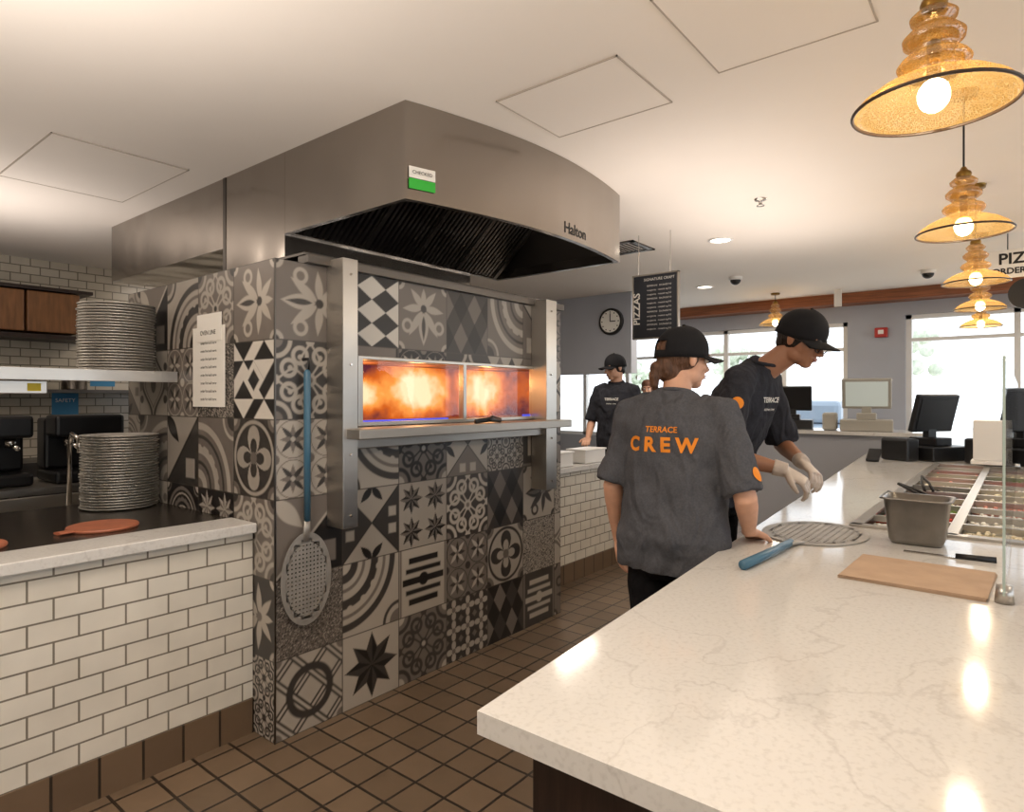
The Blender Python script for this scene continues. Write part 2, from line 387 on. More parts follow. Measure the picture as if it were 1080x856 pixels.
def pat_scroll(u,v,a,b,c):
    C=base(u,a); x,y=fold(u),fold(v); x,y=np.maximum(x,y),np.minimum(x,y)
    C=layer(C,ss(np.abs(np.hypot(x-.62,y-.3)-.2)-.055),b); C=layer(C,ss(np.hypot(x-.58,y-.3)-.07),b)
    C=layer(C,ss(np.abs(np.hypot(x-1,y-1)-.42)-.06),b); C=layer(C,ss(np.hypot(x-1,y-1)-.22),c)
    C=layer(C,ss(np.abs(y-.02-.25*np.sin(x*3.1)**2)-.035),b); C=layer(C,ss(np.hypot(x,y)-.17),b); C=layer(C,ss(np.hypot(x,y)-.08),c)
    C=layer(C,ss(np.hypot(x-1,y)-.13),b); return C
def pat_grid(u,v,a,b,c):
    C=base(u,a); U=((u+1)*1.5)%1*2-1; V=((v+1)*1.5)%1*2-1; r,t=polar(U,V)
    C=layer(C,ss(r-.9*np.abs(np.cos(2*t))-.1,.08),b); C=layer(C,ss(r-.25,.08),c)
    C=layer(C,ss((2-fold(U)-fold(V))-.35,.08),c); return C
def leaf(U,V,cx,cy,ang,L,W):
    ca,sa=math.cos(ang),math.sin(ang); p=(U-cx)*ca+(V-cy)*sa; q=-(U-cx)*sa+(V-cy)*ca
    t=np.clip(p/L,0,1); return np.maximum(np.abs(q)-W*np.sin(math.pi*t**.8),np.maximum(-p,p-L))
def pat_fleur(u,v,a,b,c):
    C=base(u,a); x=fold(u)
    C=layer(C,ss(leaf(x,v,0,-.15,math.pi/2,1.0,.2)),b); C=layer(C,ss(leaf(x,v,0,-.05,math.pi/2,.75,.08)),c)
    C=layer(C,ss(leaf(x,v,.05,-.2,.95,.95,.13)),b); C=layer(C,ss(np.abs(np.hypot(x-.66,v-.28)-.17)-.05),b)
    C=layer(C,ss(leaf(x,v,.05,-.3,.1,.8,.12)),b); C=layer(C,ss(leaf(x,v,0,-.3,-.8,.75,.12)),b)
    C=layer(C,ss(np.hypot(x,v+.28)-.12),c); C=layer(C,ss(leaf(x,v,0,-.4,-math.pi/2,.5,.1)),b)
    C=layer(C,ss(np.hypot(x-1,fold(v)-1)-.24),b); C=layer(C,ss(np.hypot(x-1,fold(v)-1)-.12),c); return C
def pat_leaf8(u,v,a,b,c):
    C=base(u,a); r,t=polar(u,v)
    for k in range(8):
        C=layer(C,ss(leaf(u,v,0,0,k*math.pi/4,.9 if k%2 else .72,.13)),b if k%2==0 else c)
    C=layer(C,ss(np.abs(r-.96)-.025),b); C=layer(C,ss(r-.13),a)
    x,y=fold(u),fold(v); C=layer(C,ss(np.hypot(x-1,y-1)-.25),b); return C
def pat_chain(u,v,a,b,c):
    C=base(u,a)
    for s in (1,-1):
        d=np.abs(((u*s+v)*1.0)%1-.5); C=layer(C,ss(d-.13,.05),b); C=layer(C,ss(d-.05,.04),a)
    C=layer(C,ss(np.abs(np.hypot(u,v)-.6)-.1,.05),b); C=layer(C,ss(np.hypot(fold(u)-1,fold(v)-1)-.2),c); return C
def pat_bars(u,v,a,b,c):
    C=base(u,a)
    for x,w in ((0,.1),(.32,.07),(-.32,.07),(.62,.09),(-.62,.09)): C=layer(C,ss(np.maximum(np.abs(u-x)-w,np.abs(v)-.85+np.abs(x)*.4)),b)
    C=layer(C,ss(np.abs(np.abs(v)-.93)-.04),c); C=layer(C,ss(np.hypot(u,v)-.2),b); return C
def pat_terr(u,v,a,b,c):
    n=np.random.rand(*u.shape); C=base(u,a); C=layer(C,(n>.75)*1.,b); C=layer(C,(n<.12)*1.,c); return C
def pat_ogee(u,v,a,b,c):
    C=base(u,a); x=fold(u); w=.45+.35*np.cos(v*math.pi)
    C=layer(C,ss(np.abs(x-w)-.07),b); C=layer(C,ss(np.abs(x-w+.2)-.03)*(x<w),c)
    C=layer(C,ss(np.hypot(u*1.6,v)-.3),b); r,t=polar(u,v); C=layer(C,ss(np.hypot(x-1,v)-.25),c)
    C=layer(C,ss(np.hypot(x-.85,fold(v)-.5)-.13),b); return C
def pat_wheel(u,v,a,b,c):
    C=base(u,a); r,t=polar(u,v); C=layer(C,ss(r-.95),b); k=np.abs(((t+math.pi)*6/math.pi)%1-.5)
    C=layer(C,ss(np.abs(r-.62)-.24)*ss(k-.2-.1*r,.08),a); C=layer(C,ss(r-.3),c); C=layer(C,ss(r-.12),a)
    C=layer(C,ss(np.abs(r-.95)-.04),c); return C
def pat_tri(u,v,a,b,c):
    C=base(u,c); C=layer(C,ss(u-v),a); C=layer(C,ss(np.abs(u-v)-.05),b)
    C=layer(C,ss(leaf(u,v,-1,1,-math.pi/4,1.1,.22)),b); C=layer(C,ss(np.maximum(np.abs(u-.5),np.abs(v+.5))-.28),a); return C
PATS=[pat_star8,pat_petal,pat_rings,pat_diam,pat_scroll,pat_grid,pat_fleur,pat_chain,pat_bars,pat_terr,pat_ogee,pat_wheel,pat_tri,pat_leaf8,pat_scroll,pat_leaf8,pat_ogee,pat_fleur,pat_rings,pat_tri]
PALS=[(Lc,Kc,Gc),(Gc,Lc,Kc),(Kc,Lc,Gc),(Dc,Lc,Gc),(Lc,Gc,Kc),(Gc,Dc,Lc),(Lc,Dc,Gc),(Gc,Lc,Dc),(Kc,Lc,Gc),(Dc,Lc,Kc),(Gc,Kc,Lc),(Kc,Gc,Dc),(Dc,Gc,Lc),(Lc,Dc,Kc)]
M_tile,nt,bb=newmat('patterned_tile'); at=N(nt,'ShaderNodeAttribute'); at.attribute_name='tile_col'
nt.links.new(at.outputs['Color'],bb.inputs['Base Color']); bb.inputs['Roughness'].default_value=.38
def tilewall(name,org,uv,width,height,holes,parent,special,seed,res=72):
    rs=random.Random(seed); st=T/res
    nu=int(round(width/st))+1; nv=int(round(height/st))+1
    a=np.linspace(0,width,nu); b=np.linspace(0,height,nv); A,B=np.meshgrid(a,b,indexing='ij')
    Cc=np.zeros((nu,nv,3)); last=None
    for i in range(int(math.ceil(width/T))):
        for j in range(int(math.ceil(height/T-1e-6))):
            ia=(a>=i*T-1e-9)&(a<(i+1)*T-(1e-9 if (i+1)*T<width else -1)); ib=(b>=j*T-1e-9)&(b<(j+1)*T-(1e-9 if (j+1)*T<height-1e-6 else -1))
            if not ia.any() or not ib.any(): continue
            u=(A[np.ix_(ia,ib)]-i*T)/T*2-1; v=(B[np.ix_(ia,ib)]-j*T)/T*2-1
            quad=None
            if (i,j) in special:
                p,pl=special[(i,j)][:2]; quad=len(special[(i,j)])>2
            else:
                p=rs.choice(PATS); pl=rs.choice(PALS)
                while p is last: p=rs.choice(PATS)
            last=p; k=rs.randint(0,3); uu,vv=u,v
            for _ in range(k): uu,vv=vv,-uu
            if quad is None: quad=p in (pat_scroll,pat_petal,pat_wheel,pat_star8,pat_leaf8,pat_chain,pat_rings,pat_tri,pat_ogee,pat_fleur) and rs.random()<.55
            if quad:
                su,sv=np.where(uu>0,1,-1),np.where(vv>0,1,-1)
                uu=((uu+1)%1)*2-1; vv=((vv+1)%1)*2-1
                if p in (pat_rings,pat_tri): uu=uu*su; vv=vv*sv
            C=p(uu,vv,*pl)*rs.uniform(.8,1.08)
            C=layer(C,ss(.985-np.maximum(np.abs(u),np.abs(v)),.02),np.array(lin('45403b')))
            Cc[np.ix_(ia,ib)]=C
    org=np.array(org,float); uvv=np.array(uv,float)
    P=org+A[...,None]*uvv+B[...,None]*np.array([0,0,1.])
    idx=np.arange(nu*nv).reshape(nu,nv)
    q=np.stack([idx[:-1,:-1],idx[1:,:-1],idx[1:,1:],idx[:-1,1:]],-1).reshape(-1,4)
    ca=(A[:-1,:-1]+st/2).ravel(); cb=(B[:-1,:-1]+st/2).ravel(); keep=np.ones(len(q),bool)
    for h in holes: keep&=~((ca>h[0])&(ca<h[1])&(cb>h[2])&(cb<h[3]))
    q=q[keep]
    me=bpy.data.meshes.new(name); me.vertices.add(nu*nv); me.vertices.foreach_set('co',P.reshape(-1).astype(np.float32))
    me.loops.add(len(q)*4); me.loops.foreach_set('vertex_index',q.ravel().astype(np.int32))
    me.polygons.add(len(q)); me.polygons.foreach_set('loop_start',(np.arange(len(q))*4).astype(np.int32)); me.update(calc_edges=True)
    ca_=me.color_attributes.new('tile_col','FLOAT_COLOR','POINT')
    ca_.data.foreach_set('color',np.concatenate([Cc.reshape(-1,3),np.ones((nu*nv,1))],1).ravel().astype(np.float32))
    me.materials.append(M_tile); o=bpy.data.objects.new(name,me); COL.objects.link(o); return par(o,parent)
# ---------------------------------------------------------------- pizza oven
OX0,OX1,OY0,OY1,OZ=1.465,3.58,2.45,3.97,2.04
ov=group('pizza_oven',(OX0,OY0,0))
WX0,WX1,WZ0,WZ1=1.9,3.26,1.33,1.64; CV=3.5; CB=2.85
tilewall('tile_front',(OX0,OY0,0),(1,0,0),OX1-OX0,OZ,[(WX0-OX0,WX1-OX0,WZ0,WZ1)],ov,{(0,0):(pat_chain,(Lc,Kc,Gc)),(1,0):(pat_star8,(Lc,Dc,Kc)),(2,2):(pat_star8,(Lc,Dc,Gc),1),(2,1):(pat_bars,(Lc,Dc,Gc)),(3,5):(pat_diam,(Kc,Gc,Dc)),(2,5):(pat_fleur,(Gc,Lc,Kc)),(1,5):(pat_diam,(Wc,Dc,Dc)),(4,5):(pat_rings,(Gc,Lc,Kc)),(2,0):(pat_scroll,(Gc,Kc,Lc)),(3,0):(pat_grid,(Kc,Lc,Gc)),(4,0):(pat_diam,(Dc,Kc,Gc)),(4,1):(pat_petal,(Lc,Kc,Gc)),(3,2):(pat_scroll,(Kc,Lc,Gc)),(1,1):(pat_rings,(Lc,Kc,Gc)),(3,1):(pat_leaf8,(Gc,Kc,Lc),1),(4,2):(pat_diam,(Kc,Dc,Gc)),(1,2):(pat_tri,(Lc,Dc,Kc),1),(2,3):(pat_scroll,(Gc,Dc,Lc)),(3,3):(pat_tri,(Lc,Dc,Gc),1),(0,1):(pat_terr,(Gc,Kc,Lc)),(0,5):(pat_fleur,(Gc,Lc,Kc)),(0,4):(pat_scroll,(Kc,Lc,Gc))},3)
tilewall('tile_side',(OX0,OY0,0),(0,1,0),OY1-OY0,OZ,[],ov,{(0,4):(pat_geo,(Wc,Dc,Gc)),(0,5):(pat_fleur,(Gc,Lc,Kc)),(1,4):(pat_terr,(Kc,Lc,Gc)),(1,5):(pat_scroll,(Gc,Lc,Kc)),(2,3):(pat_tri,(Lc,Dc,Kc)),(3,3):(pat_rings,(Gc,Lc,Kc)),(2,5):(pat_rings,(Lc,Kc,Gc)),(0,3):(pat_petal,(Kc,Lc,Gc)),(1,3):(pat_rings,(Gc,Lc,Kc)),(2,4):(pat_leaf8,(Gc,Lc,Kc),1),(0,2):(pat_scroll,(Gc,Lc,Kc)),(3,4):(pat_ogee,(Lc,Kc,Gc)),(3,5):(pat_tri,(Gc,Lc,Dc))},11)
b=MB(); e=.002
b.box((OX0+e,OY0+e,0),(WX0,OY1,OZ-e)); b.box((CV,OY0+e,0),(OX1,OY1,OZ-e)); b.box((WX0,OY0+e,0),(CV,OY1,WZ0)); b.box((WX0,OY0+e,WZ1),(CV,OY1,OZ-e)); b.box((WX0,CB+.01,WZ0),(CV,OY1,WZ1)); b.box((WX1,OY0+e,WZ0),(CV,OY0+.02,WZ1))
b.obj('oven_body',M_steeldk,ov)
obj('fire_back',[(WX0,CB,WZ0),(CV,CB,WZ0),(CV,CB,WZ1),(WX0,CB,WZ1),(WX0+.001,OY0+.03,WZ0),(WX0+.001,OY0+.03,WZ1),(CV-.001,OY0+.03,WZ0),(CV-.001,OY0+.03,WZ1)],[(0,1,2,3),(4,0,3,5),(1,6,7,2)],M_fire,ov)
b=MB(); b.box((WX0,OY0+.003,WZ0-.005),(CV,CB,WZ0+.004)); b.box((WX0,OY0+.003,WZ1-.004),(CV,CB,WZ1+.002)); b.obj('oven_lining',M_brickin,ov)
b=MB()
b.box((WX0-.02,OY0-.02,WZ1-.006),(WX1+.02,OY0+.02,WZ1+.012)); b.box((WX0-.02,OY0-.02,WZ0-.012),(WX1+.02,OY0+.02,WZ0+.008))
b.box((WX0-.02,OY0-.02,WZ0),(WX0+.008,OY0+.02,WZ1)); b.box((WX1-.008,OY0-.02,WZ0),(WX1+.02,OY0+.02,WZ1)); b.box((2.60,OY0-.02,WZ0),(2.625,OY0+.02,WZ1))
b.obj('window_frame',M_steel,ov,bevel=.003)
M_blue=mat('blue_reflection','2a3cff',.4,emis='5a70ff',estr=.7)  # glowing blue colour painted in for a reflection along the window bottom
b=MB(); b.box((1.92,OY0+.0,WZ0+.008),(2.5,OY0+.012,WZ0+.015)); b.box((3.17,OY0+.0,WZ0+.008),(3.24,OY0+.012,WZ0+.020)); b.obj('blue_reflection_strip',M_blue,ov)
box('oven_glass',(WX0,OY0-.004,WZ0),(WX1,OY0-.001,WZ1),glassmat('oven_glass_mat',1.0,(.95,.93,.95)),ov)
b=MB(); b.box((1.72,2.33,.875),(1.80,2.449,2.07)); b.box((3.25,2.33,.875),(3.36,2.449,2.07)); b.obj('side_flange',M_steel,ov,bevel=.002)
b=MB(); b.box((OX0+.14,2.42,2.04),(OX1-.0,2.5,2.08)); b.box((1.60,2.44,2.075),(3.5,3.2,2.09)); b.obj('top_trim',M_steeldk,ov,bevel=.003)
b=MB(); b.box((1.74,2.24,1.27),(3.40,2.45,1.315)); b.box((1.78,2.36,1.22),(3.34,2.449,1.27)); b.obj('oven_shelf',mat('satin_steel','aca7a0',.42,.9),ov,bevel=.004)
b=MB(); b.box((OX0-.003,OY0-.003,0),(OX0+.004,OY0+.004,OZ-.002)); b.obj('corner_trim',M_steeldk,ov)
b=MB(); 
for x in (1.76,3.30):
    for z in (.93,1.2,1.6,2.0): b.tube([(x,2.331,z),(x,2.322,z)],[.006,.005],ref=(1,0,0),seg=8)
b.obj('bolts',M_chrome,ov)
b=MB(); b.tube([(2.55,2.30,1.325),(2.66,2.29,1.335),(2.76,2.30,1.325)],[.012,.014,.01]); b.tube([(2.64,2.27,1.33),(2.70,2.31,1.35),(2.80,2.33,1.33)],[.008,.008,.008]); b.obj('oven_glove_tongs',M_black,ov,True)
for x in (2.1,2.5,3.1):
    l=bpy.data.lights.new('oven_flame_light','POINT'); l.energy=2.2; l.color=(1,.45,.15); l.shadow_soft_size=.04
    o=bpy.data.objects.new('oven_flame_light',l); COL.objects.link(o); o.location=(x,2.7,1.56); par(o,ov)
nb=group('paper_notice',(OX0,3.0,1.6)); nb2=MB(); nb2.box((OX0-.008,2.86,1.41),(OX0-.004,3.17,1.79)); nb2.box((OX0-.011,2.885,1.72),(OX0-.008,3.12,1.85)); nb2.obj('sheet',M_paper,nb)
for k in range(9):
    textmesh('print','order fire build serve' if k else 'OVEN LINE',.018 if k else .03,frame((OX0-.0125 if k==0 else OX0-.009,3.01,1.76-.038*k-.01*(k>0)),(0,-1,0),(0,0,1)),M_ink,nb)
# ---------------------------------------------------------------- hood
hd=group('exhaust_hood',(1.875,2.1,2.32))
HX0,HX1,HB=1.875,3.62,2.32
def fyt(t): return 2.10-.08*t-.12*math.sin(math.pi*t)**.9
front=[]
for i in range(25):
    t=i/24; front.append((HX0+(HX1-HX0)*t,fyt(t)))
HY=3.04
poly=front+[(HX1,HY),(HX0,HY)]
th=.03
inner=[(x,y+th) for x,y in front]; inner[0]=(HX0+th,front[0][1]+th); inner[-1]=(HX1-th,front[-1][1]+th)
inner+=[(HX1-th,HY-th),(HX0+th,HY-th)]
V=[];F=[];m=len(poly)
for p in poly: V.append((p[0],p[1],CZ-.001))
for p in poly: V.append((p[0],p[1],HB))
for p in inner: V.append((p[0],p[1],HB))
for p in inner: V.append((p[0],p[1],HB+.06))
for i in range(m):
    j=(i+1)%m; F.append((m+i,m+j,j,i)); F.append((m+j,m+i,2*m+i,2*m+j)); F.append((2*m+j,2*m+i,3*m+i,3*m+j))
o=obj('hood_shell',V,F,M_hood,hd)
for i,p in enumerate(o.data.polygons):
    if i//3<24 and i%3==0: p.use_smooth=True
o.data.set_sharp_from_angle(angle=math.radians(35))
V=[(p[0],p[1],HB+.06) for p in inner]; k=len(inner)
b=MB(); b.v=[Vector(v) for v in V]+[Vector((min(max(v[0],HX0+.15),HX1-.15),max(v[1],2.35),HB+.38)) for v in V]
b.f=[(i,(i+1)%k,k+(i+1)%k,k+i) for i in range(k)]+[tuple(range(k,2*k))]
b.obj('hood_interior',M_filter,hd)
b=MB(); R=Matrix.Rotation(math.radians(-40),3,'X')
for i in range(44):
    x=HX0+.1+i*(HX1-HX0-.2)/44; c=Vector((x,2.8,HB+.17)); b.box((x,2.55,HB+.16),(x+.018,3.05,HB+.18),R,c)
for i in range(5):
    x=HX0+.08+i*(HX1-HX0-.2)/4; c=Vector((x,2.8,HB+.17)); b.box((x,2.55,HB+.15),(x+.03,3.05,HB+.19),R,c)
b.obj('baffle_filters',M_steeldk,hd)
b=MB(); b.box((HX0,HY+.001,2.09),(HX1-.3,3.67,CZ-.001)); b.obj('hood_rear_box',M_hood,hd)
b=MB(); b.box((HX0,3.675,2.335),(HX1-.3,5.4,CZ-.001)); b.obj('duct_enclosure',M_hood,hd,bevel=.002)
b=MB(); b.box((HX0-.004,3.66,2.1),(HX0,3.69,CZ-.002)); b.obj('hood_seams',M_steeldk,hd)
def fy(x): return fyt((x-HX0)/(HX1-HX0))
def onfront(x,z): 
    d=.01; tx=Vector((2*d,fy(x+d)-fy(x-d),0)); return frame((x,fy(x)-.003,z),tx,(0,0,1))
xl=1.95; Mf=onfront(xl,2.41)@Matrix.Translation((0,0,.003))
def quadM(name,M,w,h,m,parent,off=0):
    vs=[M@Vector(p) for p in ((-w/2,-h/2,off),(w/2,-h/2,off),(w/2,h/2,off),(-w/2,h/2,off))]; return obj(name,vs,[(0,1,2,3)],m,parent)
quadM('sticker_white',Mf@Matrix.Translation((0,.03,0)),.13,.05,M_paper,hd); quadM('sticker_green',Mf@Matrix.Translation((0,-.02,0)),.13,.045,M_green,hd)
textmesh('sticker_text','CHECKED',.022,Mf@Matrix.Translation((0,.03,.002)),M_ink,hd)
o=textmesh('logo_text','Halton',.085,onfront(2.98,2.375),M_ink,hd,bold=.0012)
for v in o.data.vertices: v.co.y=fy(v.co.x)-.0015
# ---------------------------------------------------------------- left counter
lc=group('serving_counter',(0,2.62,0))
box('half_wall',(-3.4,2.62,.13),(OX0-.004,2.74,.87),M_subY,lc)
box('tile_cove_base',(-3.4,2.612,0),(OX0-.004,2.74,.147),M_cove,lc)
box('counter_body',(-3.4,2.74,0),(OX0-.004,3.8,.87),M_steeldk,lc)
box('quartz_lip',(-3.4,2.585,.87),(OX0-.004,2.80,.912),M_quartz,lc,.004)
box('steel_top',(-3.4,2.80,.87),(OX0-.004,3.8,.905),mat('dark_worktop','4a443e',.22,.6,var=.2,vscale=4),lc)
rc=group('prep_counter',(OX1,2.8,0))
box('half_wall',(OX1+.002,2.80,.13),(7.6,2.92,.87),M_subY,rc); box('tile_cove_base',(OX1+.002,2.792,0),(7.6,2.92,.147),M_cove,rc)
box('quartz_top',(OX1+.002,2.76,.87),(7.6,3.02,.912),M_quartz,rc,.004)
sh=group('pass_shelf',(0,3.35,1.56))
b=MB(); b.box((-3.2,3.35,1.545),(OX0-.004,3.85,1.583)); b.box((-3.2,3.34,1.53),(OX0-.004,3.352,1.585)); b.obj('shelf_board',M_steel,sh,bevel=.002)
b=MB(); 
for x in (.72,-1.2): b.box((x,3.6,.905),(x+.045,3.645,1.545)); 
b.box((.70,3.6,1.583),(.745,3.645,2.3)); b.box((-1.2,3.6,1.583),(-1.155,3.645,2.3))
b.obj('posts',M_steeldk,sh)
b=MB(); b.box((-3.0,3.42,1.47),(.93,3.55,1.53)); b.obj('heat_lamp_strip',M_steel,sh,bevel=.004)
quadM('label',frame((.88,3.418,1.50),(1,0,0),(0,0,1)),.05,.035,mat('yellow_label','d9c11e',.5),sh); 
def panstack(x,y,z0,n,r,dz):
    g=group('pizza_pan_stack',(x,y,z0)); b=MB()
    for i in range(n):
        z=i*dz; dx=random.uniform(-.003,.003); rr=r+random.uniform(-.002,.002)
        b.lathe([(.001,z+.002),(rr-.02,z+.002),(rr-.003,z+dz*.85),(rr,z+dz*.9),(rr,z+dz*.7),(rr-.004,z+dz*.55),(rr-.02,z),(.001,z)],(x+dx,y,z0),40)
    b.obj('pans',M_alu,g,True); return g
panstack(1.275,3.56,.906,27,.172,.0135)
panstack(1.275,3.60,1.586,24,.172,.0140)
for (x,y,a) in ((.55,2.98,.3),(1.02,3.03,.5)):
    g=group('serving_board',(x,y,.906)); b=MB(); b.lathe([(.001,0),(.13,0),(.133,.006),(.13,.012),(.001,.012)],(x,y,.906),36)
    d=Vector((-math.cos(a),-math.sin(a)*.4,0)); p=Vector((x,y,.913)); b.tube([p+d*.12,p+d*.2],[(.006,.03),(.006,.026)],ref=(0,0,1)); b.obj('board',M_copper,g)
# kitchen background
kc=group('wall_cabinet',(1.6,6.85,2.0))
b=MB()
for i in range(2): b.box((1.28+i*.42,6.8,2.04),(1.68+i*.42,7.198,2.40))
b.obj('doors',M_cabwood,kc,bevel=.01)
b=MB(); b.box((1.2,6.78,2.41),(2.2,7.198,2.44)); b.box((1.2,6.78,1.98),(2.2,7.198,2.02)); b.obj('rail',M_darkwood,kc)
kt=group('kitchen_worktable',(0,5,0))
b=MB(); b.box((-2,4.7,.86),(2.6,5.4,.9)); b.box((-2,4.75,.3),(2.6,5.35,.33))
for x in (-1.9,-.4,1.1,2.5):
    for y in (4.75,5.3): b.box((x,y,0),(x+.04,y+.04,.86))
b.obj('table',M_steel,kt)
kb=group('kitchen_back_shelf',(0,6.9,1.3)); b=MB(); b.box((0,6.7,1.5),(4.2,7.19,1.53)); b.box((0,6.6,.86),(4.2,7.19,.9)); b.box((0,6.62,0),(4.2,7.19,.86)); b.obj('shelf',M_steeldk,kb)
def coffee(x,y,z):
    g=group('espresso_machine',(x,y,z)); b=MB(); b.box((x-.2,y-.2,z),(x+.2,y+.2,z+.08)); b.box((x-.2,y+.02,z+.08),(x+.2,y+.2,z+.42)); b.box((x-.2,y-.2,z+.3),(x+.2,y+.02,z+.44)); b.obj('housing',M_black,g,bevel=.02)
    b=MB(); 
    for dx in (-.1,.1): b.tube([(x+dx,y-.1,z+.3),(x+dx,y-.1,z+.24)],[.035,.03]); b.tube([(x+dx,y-.1,z+.26),(x+dx,y-.26,z+.24)],[.012,.014],ref=(1,0,0))
    b.obj('group_heads',M_chrome,g,True)
coffee(1.55,5.0,.902); coffee(1.05,5.05,.902)
def pots(x,y,z,n):
    g=group('stock_pot',(x,y,z)); b=MB(); b.lathe([(.001,0),(.10,0),(.105,.01),(.105,.16),(.11,.165),(.10,.16),(.095,.02),(.001,.015)],(x,y,z),28)
    for s in (-1,1): b.tube([(x+s*.1,y-.03,z+.12),(x+s*.14,y-.03,z+.125),(x+s*.14,y+.03,z+.125),(x+s*.1,y+.03,z+.12)],[.006]*4)
    b.obj('pot',M_chrome,g,True)
for x in (1.0,1.35,1.7,2.1): pots(x,6.95,1.532,1)
g=group('kitchen_faucet',(1.2,4.3,.9)); b=MB(); b.tube([(1.18,3.98,.88),(1.18,3.98,1.2),(1.18,3.94,1.26),(1.18,3.84,1.24),(1.18,3.82,1.17)],[.014,.012,.012,.012,.014]); b.obj('spout',M_chrome,g,True)
sk=group('steel_sink',(.9,4.1,0)); b=MB(); b.box((.3,3.82,0),(1.44,4.5,.6)); b.box((.3,3.82,.6),(.34,4.5,.88)); b.box((1.4,3.82,.6),(1.44,4.5,.88)); b.box((.3,3.82,.6),(1.44,3.86,.88)); b.box((.3,4.46,.6),(1.44,4.5,.88)); b.obj('basin',M_steel,sk,bevel=.005)
for i,(x,z) in enumerate(((2.1,1.38),(2.42,1.7))):
    g=group('wall_notice',(x,7.198,z)); quadM('sheet',frame((x,7.198,z),(1,0,0),(0,0,1)),.22,.26,mat('blue_notice','3f87b5',.6),g); textmesh('print','SAFETY',.05,frame((x,7.194,z+.05),(1,0,0),(0,0,1)),M_paper,g)
# ---------------------------------------------------------------- main counter
mc=group('pizza_counter',(.82,.735,0)); SL=.075
def ey(x): return .735+SL*(x-.82)
RX0,RX1,RY0,RY1=3.0,6.2,-.12,.56
b=MB()
b.prism([(.82,-1.1),(3.0,-1.1),(3.0,ey(3.0)),(.82,ey(.82))],.872,.912)
b.prism([(3.0,RY1),(6.2,RY1),(6.2,ey(6.2)),(3.0,ey(3.0))],.872,.912)
b.prism([(3.0,-1.1),(6.2,-1.1),(6.2,RY0),(3.0,RY0)],.872,.912)
b.prism([(6.2,-1.1),(7.3,-1.1),(7.3,ey(7.3)),(6.2,ey(6.2))],.872,.912)
b.obj('quartz_top',M_quartz,mc)
b=MB()
b.prism([(.88,-1.0),(2.95,-1.0),(2.95,ey(2.95)-.08),(.88,ey(.88)-.08)],.1,.871)
b.prism([(2.95,-1.0),(7.2,-1.0),(7.2,ey(7.2)-.08),(2.95,ey(2.95)-.08)],.1,.72)
b.prism([(2.95,RY1+.02),(7.2,RY1+.02),(7.2,ey(7.2)-.08),(2.95,ey(2.95)-.08)],.72,.871)
b.obj('cabinet',M_darkwood,mc)
b=MB(); b.prism([(.95,-.95),(7.1,-.95),(7.1,ey(7.1)-.14),(.95,ey(.95)-.14)],0,.1); b.obj('plinth',M_black,mc)
fr=group('topping_rail',(3.0,.0,.9))
b=MB(); zt=.922
b.box((RX0-.015,RY0-.015,.9125),(RX0+.03,RY1+.015,zt)); b.box((RX1-.03,RY0-.015,.9125),(RX1+.015,RY1+.015,zt)); b.box((RX0,RY0-.015,.9125),(RX1,RY0+.03,zt)); b.box((RX0,RY1-.03,.9125),(RX1,RY1+.015,zt)); b.box((RX0,.20,.9),(RX1,.24,zt))
nx=12; px=(RX1-RX0-.06)/nx
for i in range(nx+1): b.box((RX0+.03+i*px-.012,RY0,.895),(RX0+.03+i*px+.012,RY1,zt-.001))
b.box((RX0,RY0,.73),(RX1,RY1,.76)); b.box((RX0,RY0,.76),(RX0+.01,RY1,.915)); b.box((RX0,RY0,.76),(RX1,RY0+.01,.915)); b.box((RX0,RY1-.01,.76),(RX1,RY1,.915)); b.box((RX1-.01,RY0,.76),(RX1,RY1,.915))
b.obj('rail_frame',mat('rail_steel','bab6b0',.35,.9),fr)
foods=['c9402c','e9dfc2','e0a090','6c8c3a','efe6d2','b5512e','f2e6c8','7b3b4a','f0ebe0','3f3a2c','d9694a','f4efe6']
mf=[mat('topping_'+str(i),c,.5,var=.2,vscale=60) for i,c in enumerate(foods)]
for i in range(nx):
    for j,(y0,y1) in enumerate(((RY0+.03,.20),(.24,RY1-.03))):
        b=MB(); x0=RX0+.03+i*px+.014; x1=x0+px-.028; zf=.888
        b.box((x0,y0+.004,.765),(x1,y1-.004,zf))
        for _ in range(70 if i<7 else 20): 
            r=random.uniform(.008,.017); b.ell((random.uniform(x0+.015,x1-.015),random.uniform(y0+.015,y1-.015),zf+random.uniform(-.002,.012)),(r,r*random.uniform(.6,1),r*.55),u=7,v=5)
        b.obj('topping_fill',mf[[(1,11,4),(8,0,2),(11,3,6),(2,1,0),(4,7,8),(6,9,5)][i%6][(j+i//6)%3]],fr,True)
g=group('serving_tongs',(3.7,.3,.93)); b=MB()
for x,y,dx,dy in ((3.45,.42,.16,.1),(3.9,.35,.1,.18),(4.3,.42,.16,.05)):
    for s in (-1,1): b.tube([(x,y+s*.02,.928),(x+dx*.5,y+dy*.5+s*.018,.96),(x+dx,y+dy,.99)],[.008,.008,.008],seg=8)
b.obj('tongs',M_black,g,True)
g=group('steel_food_container',(2.80,.31,.912)); b=MB(); cx,cy=2.80,.31
def rr(w,d,z,r=.03):
    pts=[]
    for sx,sy,a0 in ((1,1,0),(-1,1,90),(-1,-1,180),(1,-1,270)):
        for k in range(5):
            a=math.radians(a0+k*22.5); pts.append(Vector((cx+sx*(w-r)+r*math.cos(a),cy+sy*(d-r)+r*math.sin(a),z)))
    return pts
rings=[rr(.066,.08,.913),rr(.072,.088,.93),rr(.086,.102,1.075),rr(.098,.114,1.078),rr(.098,.114,1.083),rr(.085,.101,1.082),rr(.066,.08,.925)]
for r_ in rings: b.v+=sorted(r_,key=lambda p:math.atan2(p.y-cy,p.x-cx))
k=20
